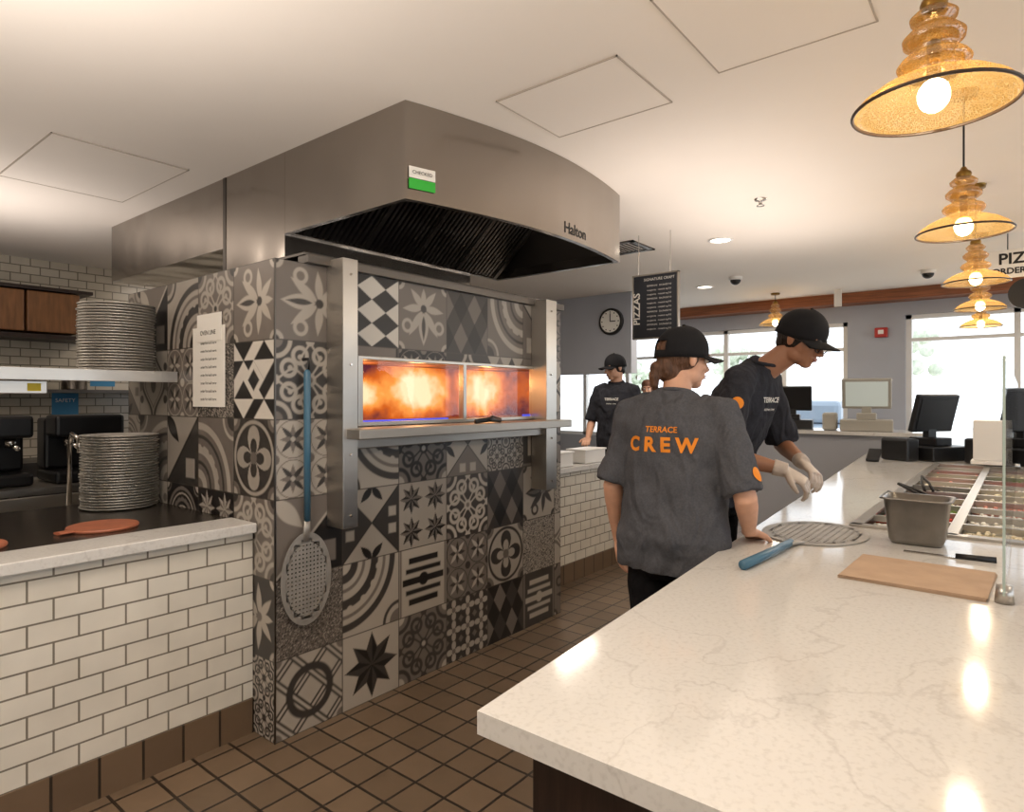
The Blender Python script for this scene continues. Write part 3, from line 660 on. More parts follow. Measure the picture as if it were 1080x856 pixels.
for i in range(len(rings)-1):
    for j in range(k): b.f.append((i*k+j,i*k+(j+1)%k,(i+1)*k+(j+1)%k,(i+1)*k+j))
b.f.append(tuple(reversed(range(k)))); b.f.append(tuple((len(rings)-1)*k+j for j in range(k)))
b.obj('container',mat('container_steel','85817c',.3,1,var=.1,vscale=20),g,True)
g=group('kitchen_knife',(2.62,.1,.913)); b=MB(); b.box((2.60,.18,.913),(2.625,.33,.916)); b.obj('blade',M_chrome,g); MB().tube([(2.61,.18,.92),(2.62,.07,.92)],[.009,.011]).obj('handle',M_black,g,True)
g=group('kraft_paper_stack',(2.26,.24,.912)); b=MB()
for k in range(5):
    a=math.radians(random.uniform(-4,4)); c=Vector((2.265,.24,.913)); b.box((2.10,.07,.9125+k*.0022),(2.43,.43,.914+k*.0022),Matrix.Rotation(a,3,'Z'),c)
b.obj('sheets',M_kraft,g)
# peels
def perf_blade(c,ux,uy,a,bx,name,parent,m,r0=.007,step=.026):
    c=Vector(c); ux=Vector(ux); uy=Vector(uy); nz=ux.cross(uy).normalized(); bm=bmesh.new()
    n1=int(a/step)+1; n2=int(bx/step)+1
    h=step/2; q8=[(math.cos(math.pi/4*k),math.sin(math.pi/4*k)) for k in range(8)]
    sq=[(1,0),(1,1),(0,1),(-1,1),(-1,0),(-1,-1),(0,-1),(1,-1)]
    def mk(u,v): return bm.verts.new(c+ux*u+uy*v)
    def inside(u,v): return (u/a)**2+(v/bx)**2<.86
    for i in range(-n1,n1+1):
        for j in range(-n2,n2+1):
            u0,v0=i*step,j*step
            if all(inside(u0+sx*h,v0+sy*h) for sx in (-1,1) for sy in (-1,1)):
                inn=[mk(u0+r0*x,v0+r0*y) for x,y in q8]; out=[mk(u0+h*x,v0+h*y) for x,y in sq]
                for k in range(8): bm.faces.new((inn[k],out[k],out[(k+1)%8],inn[(k+1)%8]))
    rg=[[mk(a*f*math.cos(q),bx*f*math.sin(q)) for q in [2*math.pi*i/64 for i in range(64)]] for f in (1,.89,.80)]
    for k in range(64):
        for p,q in ((0,1),(1,2)): bm.faces.new((rg[p][k],rg[p][(k+1)%64],rg[q][(k+1)%64],rg[q][k]))
    bmesh.ops.remove_doubles(bm,verts=bm.verts,dist=.0004)
    me=bpy.data.meshes.new(name); bm.to_mesh(me); bm.free(); me.materials.append(m); o=bpy.data.objects.new(name,me); COL.objects.link(o); par(o,parent)
    s=o.modifiers.new('s','SOLIDIFY'); s.thickness=.0025; return o
M_peel=mat('peel_aluminium','b0aca6',.45,.5,var=.1,vscale=20)
g=group('pizza_peel',(1.6,2.44,.5)); px_=1.60
perf_blade((px_,2.425,.67),(0,0,1),(1,0,0),.20,.125,'blade',g,M_peel,.004,.018)
MB().tube([(px_,2.425,.83),(px_,2.42,.93)],[(.02,.006),(.014,.008)],ref=(1,0,0)).obj('neck',M_peel,g,True)
MB().tube([(px_,2.42,.92),(px_,2.42,1.25),(px_,2.42,1.56),(px_,2.42,1.575)],[.014,.015,.015,.008],ref=(1,0,0)).obj('handle',M_teal,g,True)
MB().tube([(px_,2.449,1.62),(px_,2.41,1.62),(px_,2.405,1.60),(px_,2.41,1.575)],[.008,.006,.005,.004],ref=(1,0,0)).obj('hook',M_black,g,True)
g=group('pizza_peel',(2.74,.65,.915))
perf_blade((2.74,.65,.917),(1,0,0),(0,1,0),.25,.19,'blade',g,M_peel,.006,.024)
MB().tube([(2.52,.655,.918),(2.42,.66,.928)],[(.025,.005),(.014,.01)],ref=(0,1,0)).obj('neck',M_peel,g,True)
MB().tube([(2.44,.66,.928),(2.2,.67,.93),(2.01,.685,.929)],[.013,.015,.016],ref=(0,1,0)).obj('handle',M_teal,g,True)
g=group('sneeze_guard',(2.08,.04,.912)); box('glass_panel',(2.08,.036,.94),(6.15,.044,1.56),M_glass,g)
b=MB(); 
for x in (2.12,6.1): b.tube([(x,.04,.9125 if x<3 else .923),(x,.04,.96)],[.022,.018]); 
b.obj('clamp_feet',M_steel,g,True)
b=MB(); b.box((2.078,.037,.94),(2.081,.043,1.56)); b.obj('glass_edge',mat('glass_edge','a9bab4',.2),g)
b=MB(); b.box((3.95,.045,1.14),(4.05,.2,1.34)); b.box((3.94,.045,1.12),(4.06,.21,1.14)); b.obj('ticket_box',M_white,g,bevel=.004)
# ---------------------------------------------------------------- POS
pc=group('cashier_counter',(7.3,1.2,0)); box('top',(7.32,.75,1.07),(8.0,2.5,1.11),M_quartz,pc); box('body',(7.38,.8,0),(7.95,2.45,1.07),M_greywall,pc)
def pos(x,y,z,yaw,mb,ms,nm='cash_register',sc=1):
    g=group(nm,(x,y,z)); R=Matrix.Rotation(yaw,3,'Z'); O=Vector((x,y,z))
    def bx(lo,hi,tilt=0,c=None):
        b=MB(); b.box(lo,hi,Matrix.Rotation(tilt,3,'Y') if tilt else None,Vector(c) if c else None); b.v=[R@(p*sc)+O for p in b.v]; return b
    bx((-.2,-.21,0),(.2,.21,.1)).obj('cash_drawer',mb,g,bevel=.008)
    bx((-.12,-.08,.1),(.1,.08,.16)).obj('stand_base',mb,g,bevel=.01)
    bx((-.03,-.04,.15),(.02,.04,.3)).obj('stand_neck',mb,g,bevel=.005)
    bx((-.05,-.2,.2),(-.01,.2,.48),-.25,(-.03,0,.3)).obj('monitor',mb,g,bevel=.012)
    bx((-.054,-.17,.225),(-.05,.17,.455),-.25,(-.03,0,.3)).obj('screen',ms,g)
    bx((-.12,.24,0),(.1,.36,.16)).obj('receipt_printer',mb,g,bevel=.02)
M_scr=mat('screen_on','b4bab4',.3,emis='c4ccc4',estr=.35); M_beige=mat('beige_plastic','a8a49a',.5)
pos(7.62,1.30,1.112,.15,M_beige,M_scr,sc=1.15); pos(7.65,2.05,1.112,.2,M_black,M_black)
pos(6.75,.66,.914,1.0,M_black,M_black,sc=1.2); pos(6.75,.0,.914,.9,M_black,M_black,sc=1.3)
g=group('payment_terminal',(6.2,1.0,.912)); b=MB(); R=Matrix.Rotation(-.5,3,'Y'); b.box((6.1,.95,.95),(6.27,1.05,.98),R,Vector((6.18,1.0,.96))); b.box((6.15,.97,.9135),(6.23,1.03,.97)); b.obj('keypad',M_black,g,bevel=.008)
for k,(x,w) in enumerate(((3.95,.2),(4.45,.2))): 
    g=group('food_storage_tub',(x,2.87,.913)); b=MB(); b.box((x,2.80,.9135),(x+w*1.6,2.98,1.02)); b.box((x-.01,2.79,1.015),(x+w*1.6+.01,2.99,1.03)); b.obj('tub',M_white,g,bevel=.008)
for x in (6.6,7.1): pots(x,2.89,.914,1)
g=group('upright_fridge',(6.9,6.4,0)); box('body',(6.0,6.3,0),(6.8,7.1,1.9),M_steel,g,.01); MB().tube([(6.35,6.27,.9),(6.35,6.27,1.5)],[.012,.012],ref=(1,0,0)).obj('handle',M_chrome,g)
# ---------------------------------------------------------------- ceiling furniture
M_hatch=mat('hatch_trim','b8aea2',.7)
def hatch(x0,x1,y0,y1):
    g=group('ceiling_access_panel',(x0,y0,CZ)); b=MB(); t=.006; z0,z1=CZ-.006,CZ-.0005
    b.box((x0,y0,z0),(x1,y0+t,z1)); b.box((x0,y1-t,z0),(x1,y1,z1)); b.box((x0,y0,z0),(x0+t,y1,z1)); b.box((x1-t,y0,z0),(x1,y1,z1)); b.obj('frame',M_hatch,g)
    box('lid',(x0+t,y0+t,CZ-.004),(x1-t,y1-t,CZ-.0005),M_ceil,g)
hatch(2.13,2.62,1.2,1.80); hatch(1.9,2.5,.39,.95); hatch(1.02,1.68,3.7,4.65)
def down(x,y,r=.08):
    g=group('recessed_downlight',(x,y,CZ)); MB().lathe([(r+.02,-.001),(r+.02,-.008),(r,-.01),(r,-.002)],(x,y,CZ),28).obj('trim_ring',M_white,g,True)
    MB().lathe([(.001,-.004),(r,-.004)],(x,y,CZ),28).obj('lens',M_led,g)
for p in ((5.15,1.94),(.2,1.5),(5.3,-.9),(7.2,2.9),(.2,4.9),(3.2,6.3)): down(*p)
def dome(x,y):
    g=group('dome_camera',(x,y,CZ)); MB().lathe([(.07,0),(.07,-.03),(.055,-.035)],(x,y,CZ),24).obj('base',M_white,g,True); MB().ell((x,y,CZ-.035),(.055,.055,.05)).obj('dome',M_black,g,True)
dome(6.83,2.41); dome(7.69,.76)
g=group('sprinkler_head',(4.26,1.34,CZ)); MB().lathe([(.04,0),(.035,-.01),(.012,-.012),(.012,-.04),(.025,-.042),(.025,-.046),(.001,-.046)],(4.26,1.34,CZ),20).obj('body',M_chrome,g,True)
g=group('ceiling_vent',(4.96,2.6,CZ)); b=MB(); b.box((4.7,2.5,CZ-.012),(5.1,2.54,CZ)); b.box((4.7,2.8,CZ-.012),(5.1,2.84,CZ)); b.box((4.7,2.5,CZ-.012),(4.74,2.84,CZ)); b.box((5.06,2.5,CZ-.012),(5.1,2.84,CZ))
for i in range(6): b.box((4.74,2.56+i*.04,CZ-.01),(5.06,2.57+i*.04,CZ-.001))
b.obj('grille',M_steeldk,g)
def pendant(x,y,zr,s=1.0,e=8,vz=.82):
    g=group('pendant_lamp',(x,y,zr)); R=.2*s; k=s*vz
    pr=[(R,0),(R*.985,.010),(R*.9,.034),(R*.74,.062),(R*.55,.084),(R*.38,.098),(R*.33,.106),(R*.36,.116),(R*.43,.130),(R*.45,.145),(R*.40,.162),(R*.27,.178),(R*.235,.188),(R*.29,.202),(R*.37,.218),(R*.38,.236),(R*.30,.256),(R*.21,.268),(R*.215,.278),(R*.28,.292),(R*.29,.305),(R*.2,.325),(R*.13,.335)]
    MB().lathe([(r,z*k) for r,z in pr],(x,y,zr),48).obj('glass_shade',M_amber,g,True)
    MB().tube([(x+R*math.cos(a),y+R*math.sin(a),zr) for a in [2*math.pi*i/48 for i in range(49)]],[.005*s]*49,ref=(0,0,1),seg=8).obj('rim',M_rubber,g,True)
    MB().lathe([(.03*s,.33*k),(.034*s,.345*k),(.03*s,.36*k),(.018*s,.37*k),(.01*s,.39*k)],(x,y,zr),20).obj('metal_cap',M_brass,g,True)
    MB().tube([(x,y,zr+.38*k),(x,y,CZ-.02)],[.004,.004],ref=(1,0,0),seg=8).obj('cord',M_black,g)
    MB().lathe([(.001,-.022),(.05,-.02),(.055,0)],(x,y,CZ),24).obj('canopy',M_brass,g,True)
    MB().ell((x,y,zr+.03*s),(.040*s,.040*s,.046*s)).obj('bulb',M_bulb,g,True); MB().tube([(x,y,zr+.07*s),(x,y,zr+.18*s)],[.018*s,.016*s],ref=(1,0,0)).obj('socket',M_brass,g,True)
    l=bpy.data.lights.new('bulb_light','POINT'); l.energy=e; l.color=(1,.80,.56); l.shadow_soft_size=.045
    o=bpy.data.objects.new('bulb_light',l); COL.objects.link(o); o.location=(x,y,zr-.03); par(o,g)
for i,(x,y) in enumerate(((1.84,.17),(3.32,.20),(4.81,.23),(6.25,.27),(7.75,.33),(.36,.14),(-1.12,.11))): pendant(x,y,2.155,.87,7)  # last two continue the row out of view, added to light the ceiling
pendant(8.2,2.4,2.36,.95,5)
# signs
g=group('hanging_menu_board',(4.6,2.28,2.2)); box('board',(4.6,2.07,1.93),(4.625,2.44,2.42),mat('slate_board','2c2f36',.6),g,.003)
b=MB(); b.box((4.595,2.06,1.92),(4.63,2.07,2.43)); b.box((4.595,2.44,1.92),(4.63,2.45,2.43)); b.box((4.595,2.06,2.42),(4.63,2.45,2.43)); b.box((4.595,2.06,1.92),(4.63,2.45,1.93)); b.tube([(4.61,2.13,2.43),(4.61,2.13,CZ)],[.003,.003],ref=(1,0,0)); b.tube([(4.61,2.40,2.43),(4.61,2.40,CZ)],[.003,.003],ref=(1,0,0)); b.obj('frame',M_steel,g)
XB=4.598; Mb=lambda y,z:frame((XB,y,z),(0,-1,0),(0,0,1))
textmesh('heading','SIGNATURE CRAFT',.030,Mb(2.22,2.385),M_paper,g)
for k in range(11): textmesh('line','margherita   roasted veg 9.5' if k%3 else 'PEPPERONI   SAUSAGE 9.0',.018,Mb(2.22,2.335-.034*k),M_paper,g)
textmesh('side_heading','PIZZAS',.08,frame((XB,2.41,2.16),(0,0,1),(0,1,0)),M_paper,g,bold=.002)
g=group('order_sign',(6.3,-.2,2.5)); box('board',(6.36,-.75,2.40),(6.385,.26,2.62),M_paper,g,.003); textmesh('heading','PIZZA',.12,frame((6.357,.16,2.545),(0,-1,0),(0,0,1)),M_ink,g,align='LEFT',bold=.003); textmesh('subheading','ORDER HERE',.065,frame((6.357,.2,2.45),(0,-1,0),(0,0,1)),M_ink,g,align='LEFT',bold=.002)
b=MB(); b.tube([(6.37,.1,2.62),(6.37,.1,CZ)],[.004,.004],ref=(1,0,0)); b.tube([(6.37,-.6,2.62),(6.37,-.6,CZ)],[.004,.004],ref=(1,0,0)); b.obj('hangers',M_black,g)
g=group('round_logo_sign',(6.2,-.1,2.25)); MB().tube([(6.40,-.02,2.27),(6.42,-.02,2.27)],[.12,.12],ref=(0,0,1),seg=40).obj('disc',M_black,g); MB().tube([(6.41,-.02,2.38),(6.41,-.02,2.41)],[.004,.004],ref=(1,0,0)).obj('hanger',M_black,g)
g=group('wall_clock',(6.94,3.99,2.40)); cy_,cz_=3.985,2.40; cX=6.949; cr=.165
MB().tube([(cX,cy_,cz_),(cX-.04,cy_,cz_),(cX-.045,cy_,cz_)],[cr,cr,cr*.93],ref=(0,0,1),seg=40).obj('case',M_black,g)
MB().tube([(cX-.046,cy_,cz_),(cX-.047,cy_,cz_)],[cr*.82,cr*.82],ref=(0,0,1),seg=40).obj('dial',M_paper,g)
b=MB(); b.box((cX-.05,cy_-.006,cz_),(cX-.048,cy_+.006,cz_+.10)); b.box((cX-.051,cy_-.075,cz_-.006),(cX-.049,cy_,cz_+.006))
for k in range(12):
    a=k*math.pi/6; b.box((cX-.05,cy_+.115*math.cos(a)-.007,cz_+.115*math.sin(a)-.007),(cX-.048,cy_+.115*math.cos(a)+.007,cz_+.115*math.sin(a)+.007))
b.obj('hands_and_marks',M_ink,g)
g=group('fire_alarm',(8.98,1.4,2.3)); box('body',(8.94,1.3,2.2),(9.0,1.44,2.32),M_red,g,.01); box('strobe',(8.93,1.34,2.24),(8.94,1.40,2.29),M_white,g)
g=group('exit_sign',(8.5,2,2.6)); box('body',(8.4,1.7,2.55),(8.43,1.78,CZ),M_white,g,.003)

# ---------------------------------------------------------------- people
M_skinA=mat('skin_light','cf9f84',.55,var=.06,vscale=30); M_skinB=mat('skin_tan','9a6c52',.5,var=.06,vscale=30)
M_glove=mat('glove','b9aba0',.35,var=.05,vscale=30,bump=.2,bscale=30)
def teemat(name,col):
    m=mat(name,col,.95,var=.14,vscale=140,bump=0,spec=.12); nt=m.node_tree; b=nt.nodes['Principled BSDF']
    tc=N(nt,'ShaderNodeTexCoord'); mp=N(nt,'ShaderNodeMapping'); mp.inputs['Scale'].default_value=(1,1,.5); mp.inputs['Rotation'].default_value=(.5,.4,0)
    n=N(nt,'ShaderNodeTexNoise'); n.inputs['Scale'].default_value=7; n.inputs['Detail'].default_value=2; n.inputs['Distortion'].default_value=1.3
    nt.links.new(tc.outputs['Object'],mp.inputs[0]); nt.links.new(mp.outputs[0],n.inputs['Vector'])
    bp=N(nt,'ShaderNodeBump'); bp.inputs['Strength'].default_value=1.0; bp.inputs['Distance'].default_value=.045
    nt.links.new(n.outputs['Fac'],bp.inputs['Height']); nt.links.new(bp.outputs[0],b.inputs['Normal']); return m
M_tee=teemat('charcoal_tee','515257'); M_tee2=teemat('charcoal_tee_dark','33343a')
M_cap=mat('black_cap','1b1b1e',.85,bump=.1,bscale=200,spec=.2)
M_hairbr=mat('brown_hair','5a3c28',.6,var=.4,vscale=60,bump=.6,bscale=80,stretch=(1,1,.2)); M_hairbk=mat('black_hair','17120f',.5,var=.3,vscale=60,bump=.5,bscale=80,stretch=(1,1,.2))
M_eye=mat('eye_white','efe9e2',.2); M_iris=mat('iris','2c1a10',.2); M_lip=mat('lip','8f5548',.5)
def hand(b,W,D,Nn,side,curl=.5,s=1.0):
    W=Vector(W); D=Vector(D).normalized(); Nn=Vector(Nn); Nn=(Nn-D*Nn.dot(D)).normalized(); Tt=D.cross(Nn)*side
    b.tube([W-D*.02*s,W+D*.02*s,W+D*.055*s,W+D*.088*s],[(.026*s,.018*s),(.034*s,.016*s),(.041*s,.0145*s),(.039*s,.012*s)],ref=Tt,seg=16,n=2.4)
    for k,(o,L) in enumerate(((.030,.070),(.010,.079),(-.010,.073),(-.029,.057))):
        p=W+D*.078*s+Tt*o*s; pts=[p-D*.01*s,p]; a=0.15; L*=s
        d0=(D+Tt*(o*2.0)).normalized()
        for f,c in ((.42,curl*.7),(.32,curl*1.1),(.26,curl*.9)):
            a+=c; q=pts[-1]+(d0*math.cos(a)+Nn*math.sin(a))*L*f*1.1
            pts.append(q)
        b.tube(pts,[.0095*s,.0098*s,.0088*s,.0082*s,.0058*s],ref=Tt,seg=10)
    p=W+D*.02*s+Tt*.026*s; d1=(D*.65+Tt*.75+Nn*.25).normalized(); d2=(D*.85+Tt*.4+Nn*.35).normalized(); d3=(D*.95+Tt*.15+Nn*.4).normalized()
    b.tube([p-d1*.01*s,p+d1*.032*s,p+d1*.032*s+d2*.03*s,p+d1*.032*s+d2*.03*s+d3*.022*s],[.014*s,.0125*s,.010*s,.0065*s],ref=Nn,seg=10)
def person(name,P,phi,s=1.0,lean=0,mshirt=M_tee,mskin=M_skinA,mhair=M_hairbr,mhand=None,arms=None,head_yaw=0,head_pitch=0,cap=True,glasses=False,longhair=False,headshift=(0,0,0),width=1.0,shirtlen=.84,mpants=M_blackcloth,slv=.95):
    g=group(name,(P[0],P[1],0)); F=Vector((math.cos(phi),math.sin(phi),0)); Rr=Vector((math.sin(phi),-math.cos(phi),0)); Z=Vector((0,0,1)); O=Vector((P[0],P[1],0))
    def LF(z): t=max(0,(z-.88)/.62); return lean*t**1.25
    def L(r,f,z,nl=False): return O+Rr*r*s+F*(f+(0 if nl else LF(z)))*s+Z*z*s
    w=width
    b=MB(); sec=[(shirtlen,.188,.142,-.008),(.93,.19,.142,-.010),(1.02,.18,.134,-.002),(1.12,.175,.127,.0),(1.22,.185,.128,.0),(1.31,.192,.124,-.004),(1.375,.187,.108,-.01),(1.42,.15,.09,-.014),(1.455,.09,.072,-.012),(1.478,.066,.062,-.006)]
    b.tube([L(0,f,z) for z,_,_,f in sec],[(a*s*w,d*s) for _,a,d,_ in sec],ref=Rr,seg=28,n=2.35)
    for sd,(el,wr,D,Nn,curl) in zip((-1,1),arms):
        S=L(sd*.165*w,-.01,1.392); E=L(*el,nl=True); dirv=(E-S)
        b.tube([L(sd*.09*w,-.012,1.415),S+Vector((0,0,.005)),S+dirv*.3,S+dirv*.62,S+dirv*slv],[(.062*s,.062*s),(.068*s,.062*s),(.068*s,.066*s),(.071*s,.069*s),(.075*s,.072*s)],ref=F,seg=18)
    sh=b.obj('tshirt',mshirt,g,True); remesh(sh,.009,6,.032,.11)
    MB().tube([L(0,-.004,1.472)+ (Rr*math.cos(a)*.066+F*math.sin(a)*.060+Z*(-.014*math.sin(a)))*s for a in [2*math.pi*i/32 for i in range(33)]],[.0075*s]*33,seg=8).obj('collar',mshirt,g,True)
    b=MB(); hs=Vector(headshift)
    nb=L(0,-.01,1.42); C=L(0,.02,1.605)+ (Rr*hs.x+F*hs.y+Z*hs.z)*s
    yaw=Matrix.Rotation(head_yaw,3,'Z'); hf=yaw@F; hr=yaw@Rr; rp=Matrix.Rotation(-head_pitch,3,hr); hf=rp@hf; hu=rp@Z; hr=hr
    Mh=Matrix(((hr.x,hf.x,hu.x),(hr.y,hf.y,hu.y),(hr.z,hf.z,hu.z)))
    hs_=s*1.0
    HM=Mh*hs_
    tr=lambda p:C+HM@Vector(p)
    b.tube([nb,nb.lerp(tr((0,-.02,-.06)),.5),tr((0,-.02,-.06)),tr((0,-.02,-.02))],[(.066*s,.06*s),(.054*s,.055*s),(.054*s,.056*s),.05*s],ref=Rr,seg=16)
    E=lambda c,r:b.ell(c,r,HM,C)
    E((0,-.015,.032),(.073,.092,.083)); E((0,.028,-.03),(.058,.058,.08)); E((0,.056,-.092),(.028,.026,.02))
    for sd in (-1,1):
        E((sd*.034,.012,-.066),(.026,.046,.034)); E((sd*.036,.054,-.028),(.02,.022,.022)); E((sd*.075,-.008,-.008),(.009,.017,.031)); E((sd*.078,-.016,.002),(.008,.011,.024)); E((sd*.011,.092,-.036),(.008,.012,.008)); E((sd*.028,.074,.022),(.022,.012,.009))
    E((0,.075,.03),(.045,.014,.02)); E((0,.083,-.058),(.022,.012,.006)); E((0,.081,-.068),(.019,.013,.007)); E((0,.06,-.075),(.03,.022,.03))
    b.tube([tr((0,.082,.012)),tr((0,.095,-.015)),tr((0,.108,-.034)),tr((0,.094,-.042))],[.008*hs_,.009*hs_,.012*hs_,.008*hs_],ref=hr,seg=10)
    for sd,(el,wr,D,Nn,curl) in zip((-1,1),arms):
        S=L(sd*.165*w,-.01,1.392); Ee=L(*el,nl=True); Ww=L(*wr,nl=True)
        b.tube([S,S.lerp(Ee,.5),S.lerp(Ee,.85),Ee,Ee.lerp(Ww,.2),Ee.lerp(Ww,.6),Ww],[.05*s,.046*s,.040*s,.040*s,.040*s,.033*s,(.027*s,.021*s)],ref=F,seg=16)
        if mhand is None: hand(b,Ww,Rr*D[0]+F*D[1]+Z*D[2],Rr*Nn[0]+F*Nn[1]+Z*Nn[2],sd*-1,curl,s)
        else:
            hb=MB(); hand(hb,Ww,Rr*D[0]+F*D[1]+Z*D[2],Rr*Nn[0]+F*Nn[1]+Z*Nn[2],sd*-1,curl,s*1.04)
            dd=(Ww-Ee).normalized(); hb.tube([Ww-dd*.05,Ww+dd*.01],[.034*s,.030*s],ref=F,seg=14)
            o=hb.obj('gloved_hand',mhand,g,True); remesh(o,.0045,2)
    o=b.obj('body_skin',mskin,g,True); remesh(o,.0055,3)
    b=MB()
    for sd in (-1,1): b.ell((sd*.030,.0765,-.002),(.0125,.0115,.0095),HM,C)
    b.obj('eyes',M_eye,g,True); b=MB()
    for sd in (-1,1): b.ell((sd*.030,.0855,-.003),(.0055,.004,.0055),HM,C)
    b.obj('irises',M_iris,g,True)
    b=MB(); b.ell((0,.0925,-.059),(.020,.004,.0035),HM,C); b.ell((0,.091,-.067),(.018,.005,.004),HM,C); b.obj('lips',M_lip,g,True)
    b=MB()
    for sd in (-1,1): b.tube([tr((sd*.015,.092,.017)),tr((sd*.03,.09,.022)),tr((sd*.046,.078,.017))],[.0028*hs_,.0035*hs_,.002*hs_],ref=hu,seg=8)
    b.obj('eyebrows',mhair,g,True)
    b=MB(); b.ell((0,-.028,.018),(.0795,.088,.092),HM,C,20,14)
    if longhair:
        b.ell((0,-.085,-.045),(.05,.035,.05),HM,C); b.ell((0,-.06,-.06),(.055,.035,.045),HM,C)
        # low knotted ponytail at the nape
        b.ell((0,-.118,-.05),(.026,.026,.026),HM,C)
        b.tube([tr((0,-.122,-.05)),tr((.005,-.128,-.085)),tr((.0,-.118,-.12)),tr((-.004,-.108,-.145))],[.016*hs_,.021*hs_,.016*hs_,.005*hs_],ref=hr,seg=12)
    else: b.ell((0,-.065,-.035),(.058,.035,.045),HM,C)
    if not cap: b.ell((0,.0,.06),(.078,.092,.07),HM,C,20,14)
    o=b.obj('hair',mhair,g,True); remesh(o,.006,2,.006,.02)
    if cap:
        V=[];Fq=[]; nu,nv=40,14
        for i in range(nv+1):
            th=math.pi/2*(1-i/nv)*1.0
            for j in range(nu):
                q=2*math.pi*j/nu; zz=.022+.104*math.sin(th)**.9
                V.append(tr((.0875*math.cos(th)*math.cos(q),-.014+.108*math.cos(th)*math.sin(q),zz+.004*math.sin(q))))
        for j in range(nu):
            q=2*math.pi*j/nu; V.append(tr((.088*math.cos(q),-.014+.1085*math.sin(q),-.002+.008*math.sin(q))))
        for i in range(nv+1):
            for j in range(nu):
                j2=(j+1)%nu; q=2*math.pi*(j+.5)/nu; back=abs((q-1.5*math.pi))<.42
                if back and nv-3<=i<nv: continue
                Fq.append((i*nu+j,i*nu+j2,(i+1)*nu+j2,(i+1)*nu+j))
        o=obj('cap_crown',V,Fq,M_cap,g,True); md=o.modifiers.new('s','SOLIDIFY'); md.thickness=.003; md.offset=1
        MB().ell((0,-.014,.127),(.008,.008,.005),HM,C).obj('cap_button',M_cap,g,True)
        V=[];Fq=[]; na,nr=20,7
        for i in range(nr+1):
            for j in range(na+1):
                a=math.radians(-64+128*j/na); r=i/nr; x=.087*math.sin(a); y=-.014+.107*math.cos(a)
                ext=.074*r*math.cos(a*.9)**.6; V.append(tr((x*(1+.04*r),y+ext,.010-.006*r-.9*x*x*4*(.4+r*.6)+.01*math.cos(a))))
        for i in range(nr):
            for j in range(na): Fq.append((i*(na+1)+j,i*(na+1)+j+1,(i+1)*(na+1)+j+1,(i+1)*(na+1)+j))
        o=obj('cap_brim',V,Fq,M_cap,g,True); md=o.modifiers.new('s','SOLIDIFY'); md.thickness=.004
    if glasses:
        b=MB()
        for sd in (-1,1):
            b.tube([tr((sd*.031+.023*math.cos(a),.100-.004*abs(math.cos(a)),-.008+.017*math.sin(a))) for a in [2*math.pi*i/20 for i in range(21)]],[.0028]*21,ref=hf,seg=6)
            b.tube([tr((sd*.054,.096,-.004)),tr((sd*.078,.05,-.002)),tr((sd*.083,-.005,.0))],[.0028]*3,ref=hu,seg=6)
        b.tube([tr((-.008,.102,-.004)),tr((.008,.102,-.004))],[.002]*2,ref=hu,seg=6); b.obj('glasses',M_black,g,True)
    b=MB(); b.tube([L(0,0,.78,True),L(0,0,.86,True),L(0,0,.95),L(0,0,1.02)],[(.165*s,.11*s),(.172*s,.12*s),(.162*s,.112*s),(.145*s,.095*s)],ref=Rr,seg=24,n=2.3)
    for sd in (-1,1):
        b.tube([L(sd*.085,0,.9,True),L(sd*.092,.0,.75,True),L(sd*.1,.005,.5,True),L(sd*.105,-.005,.3,True),L(sd*.11,-.01,.06,True)],[(.085*s,.10*s),(.086*s,.095*s),(.062*s,.066*s),(.058*s,.062*s),(.05*s,.055*s)],ref=Rr,seg=18)
    o=b.obj('trousers',mpants,g,True); remesh(o,.012,4,.012,.09)
    b=MB()
    for sd in (-1,1):
        b.tube([L(sd*.11,-.075,.04,True),L(sd*.11,-.03,.05,True),L(sd*.112,.05,.045,True),L(sd*.115,.13,.034,True),L(sd*.115,.19,.026,True)],[(.028*s,.038*s),(.038*s,.048*s),(.043*s,.043*s),(.045*s,.032*s),(.03*s,.02*s)],ref=Rr,seg=16,n=2.4)
    b.obj('shoes',M_black,g,True)
    return dict(g=g,shirt=sh,L=L,F=F,R=Rr,tr=tr,hf=hf)
w=person('kitchen_worker_woman',(2.27,1.04),math.radians(0),1.0,.04,M_tee,M_skinA,M_hairbr,None,
  arms=[((-.245,-.02,1.10),(-.27,.07,.87),(-.05,.25,-.95),(.9,.2,0),.35),((.285,-.03,1.10),(.245,.13,.955),(-.1,.9,-.25),(0,-.2,-1),.25)],
  head_yaw=math.radians(-34),head_pitch=.1,longhair=True,headshift=(.01,.015,0),width=1.13,shirtlen=.81)
def chestprint(pp,lines,side,zc,rc,fd,m):
    D=pp['F']*fd
    X=pp['R'] if fd>0 else -pp['R']
    for txt,size,z,bold in lines:
        M=frame(pp['L'](rc,0,z),X,(0,0,1)); o=textmesh('shirt_print',txt,size,M,m,pp['g'],bold=bold); project(o,pp['shirt'],D,.0035)
chestprint(w,[('TERRACE',.030,1.335,.0006),('C R E W',.073,1.278,.0028)],0,0,0,1,M_orange)
def patch(pp,c,d,r,m):
    d=Vector(d).normalized(); x=d.cross(Vector((0,0,1))).normalized(); y=x.cross(d); c=Vector(c)
    vs=[c]+[c+x*r*math.cos(a)+y*r*math.sin(a) for a in [2*math.pi*i/20 for i in range(20)]]
    o=obj('sleeve_patch',vs,[(0,i+1,(i+1)%20+1) for i in range(20)],m,pp['g']); project(o,pp['shirt'],d,.004)
patch(w,w['L'](.27,-.03,1.19),(.3,1,0),.024,M_orange)
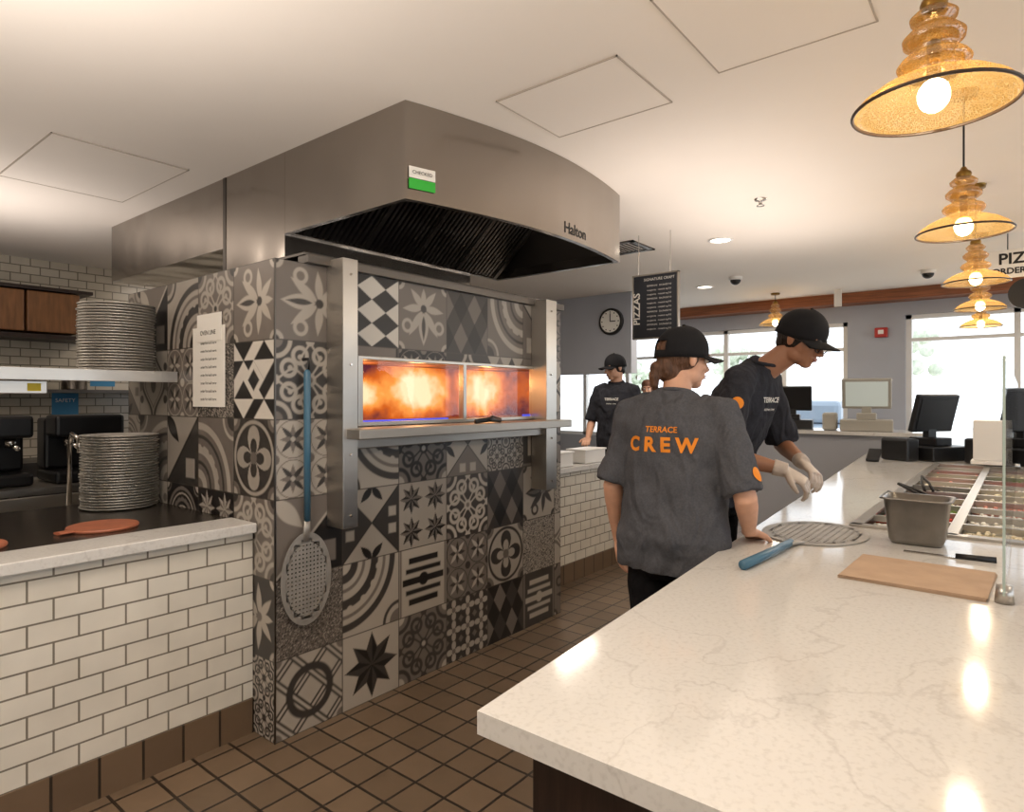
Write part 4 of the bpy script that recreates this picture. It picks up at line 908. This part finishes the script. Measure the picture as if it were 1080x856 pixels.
m_=person('kitchen_worker_man',(3.20,1.26),math.radians(-92),1.1,.27,M_tee2,M_skinB,M_hairbk,M_glove,
  arms=[((-.27,.24,1.10),(-.04,.40,1.04),(.5,.75,-.5),(.2,-.3,-.9),.6),((.29,.17,1.09),(.20,.40,1.03),(-.2,.8,-.5),(-.2,-.3,-.9),.6)],
  head_yaw=math.radians(-10),head_pitch=.45,glasses=True,headshift=(-.02,.055,-.03))
chestprint(m_,[('TERRACE',.035,1.31,.0005),('kitchen crew',.02,1.27,0)],0,0,.03,-1,M_paper)
patch(m_,m_['L'](.235,.05,1.30),(.85,.45,0),.028,M_orange)
k_=person('kitchen_worker_man',(5.75,3.25),math.radians(190),1.1,.02,M_tee2,M_skinA,M_hairbk,None,
  arms=[((-.24,.0,1.1),(-.2,.2,.95),(.2,.9,-.1),(0,0,-1),.4),((.24,.0,1.1),(.2,.2,.95),(-.2,.9,-.1),(0,0,-1),.4)],head_yaw=math.radians(-35),head_pitch=.15)
chestprint(k_,[('TERRACE',.035,1.31,.0005),('kitchen crew',.02,1.27,0)],0,0,0,-1,M_paper)
person('customer_woman',(7.75,3.9),math.radians(200),.98,.05,mat('white_blouse','d8d4cc',.8),M_skinA,mat('auburn_hair','6b4632',.6,var=.3,vscale=40),None,
  arms=[((-.24,.0,1.1),(-.2,.2,.95),(.2,.9,-.1),(0,0,-1),.4),((.24,.0,1.1),(.2,.2,.95),(-.2,.9,-.1),(0,0,-1),.4)],cap=False,longhair=True)
# ---------------------------------------------------------------- lights
def area(name,loc,size,energy,col,rot=(0,0,0)):
    l=bpy.data.lights.new(name,'AREA'); l.shape='RECTANGLE'; l.size=size[0]; l.size_y=size[1]; l.energy=energy; l.color=col
    o=bpy.data.objects.new(name,l); COL.objects.link(o); o.location=loc; o.rotation_euler=rot; return o
for p,e in (((.2,1.5),19),((4.9,3.4),22),((5.3,-.9),18),((.2,4.9),12),((3.2,6.3),12),((7.2,2.9),20),((-.8,-1.2),12),((2.2,-1.6),10)):
    area('ceiling_fill',(p[0],p[1],2.70),(.6,.6),e,(1,.87,.74))  # added downward room fill, not every one has a downlight
area('bounce_fill',(-.3,1.6,1.75),(1.6,1.6),58,(1,.89,.80),(math.radians(180),0,0))  # added up-facing fill out of view, brightens the ceiling
area('uplight_fill',(4.3,1.5,1.95),(2.6,1.0),15,(1,.87,.78),(math.radians(180),0,0))  # unseen fill panel added to lighten the ceiling, no fixture
area('uplight_fill',(.9,5.2,1.95),(1.2,1.0),12,(1,.88,.80),(math.radians(180),0,0))  # same added fill for the kitchen ceiling
W=bpy.data.worlds.new('world'); SC.world=W; W.use_nodes=True; bg=W.node_tree.nodes['Background']
bg.inputs[0].default_value=(.88,.94,1,1); bg.inputs[1].default_value=2.3
SC.view_settings.view_transform='Standard'; SC.view_settings.exposure=0
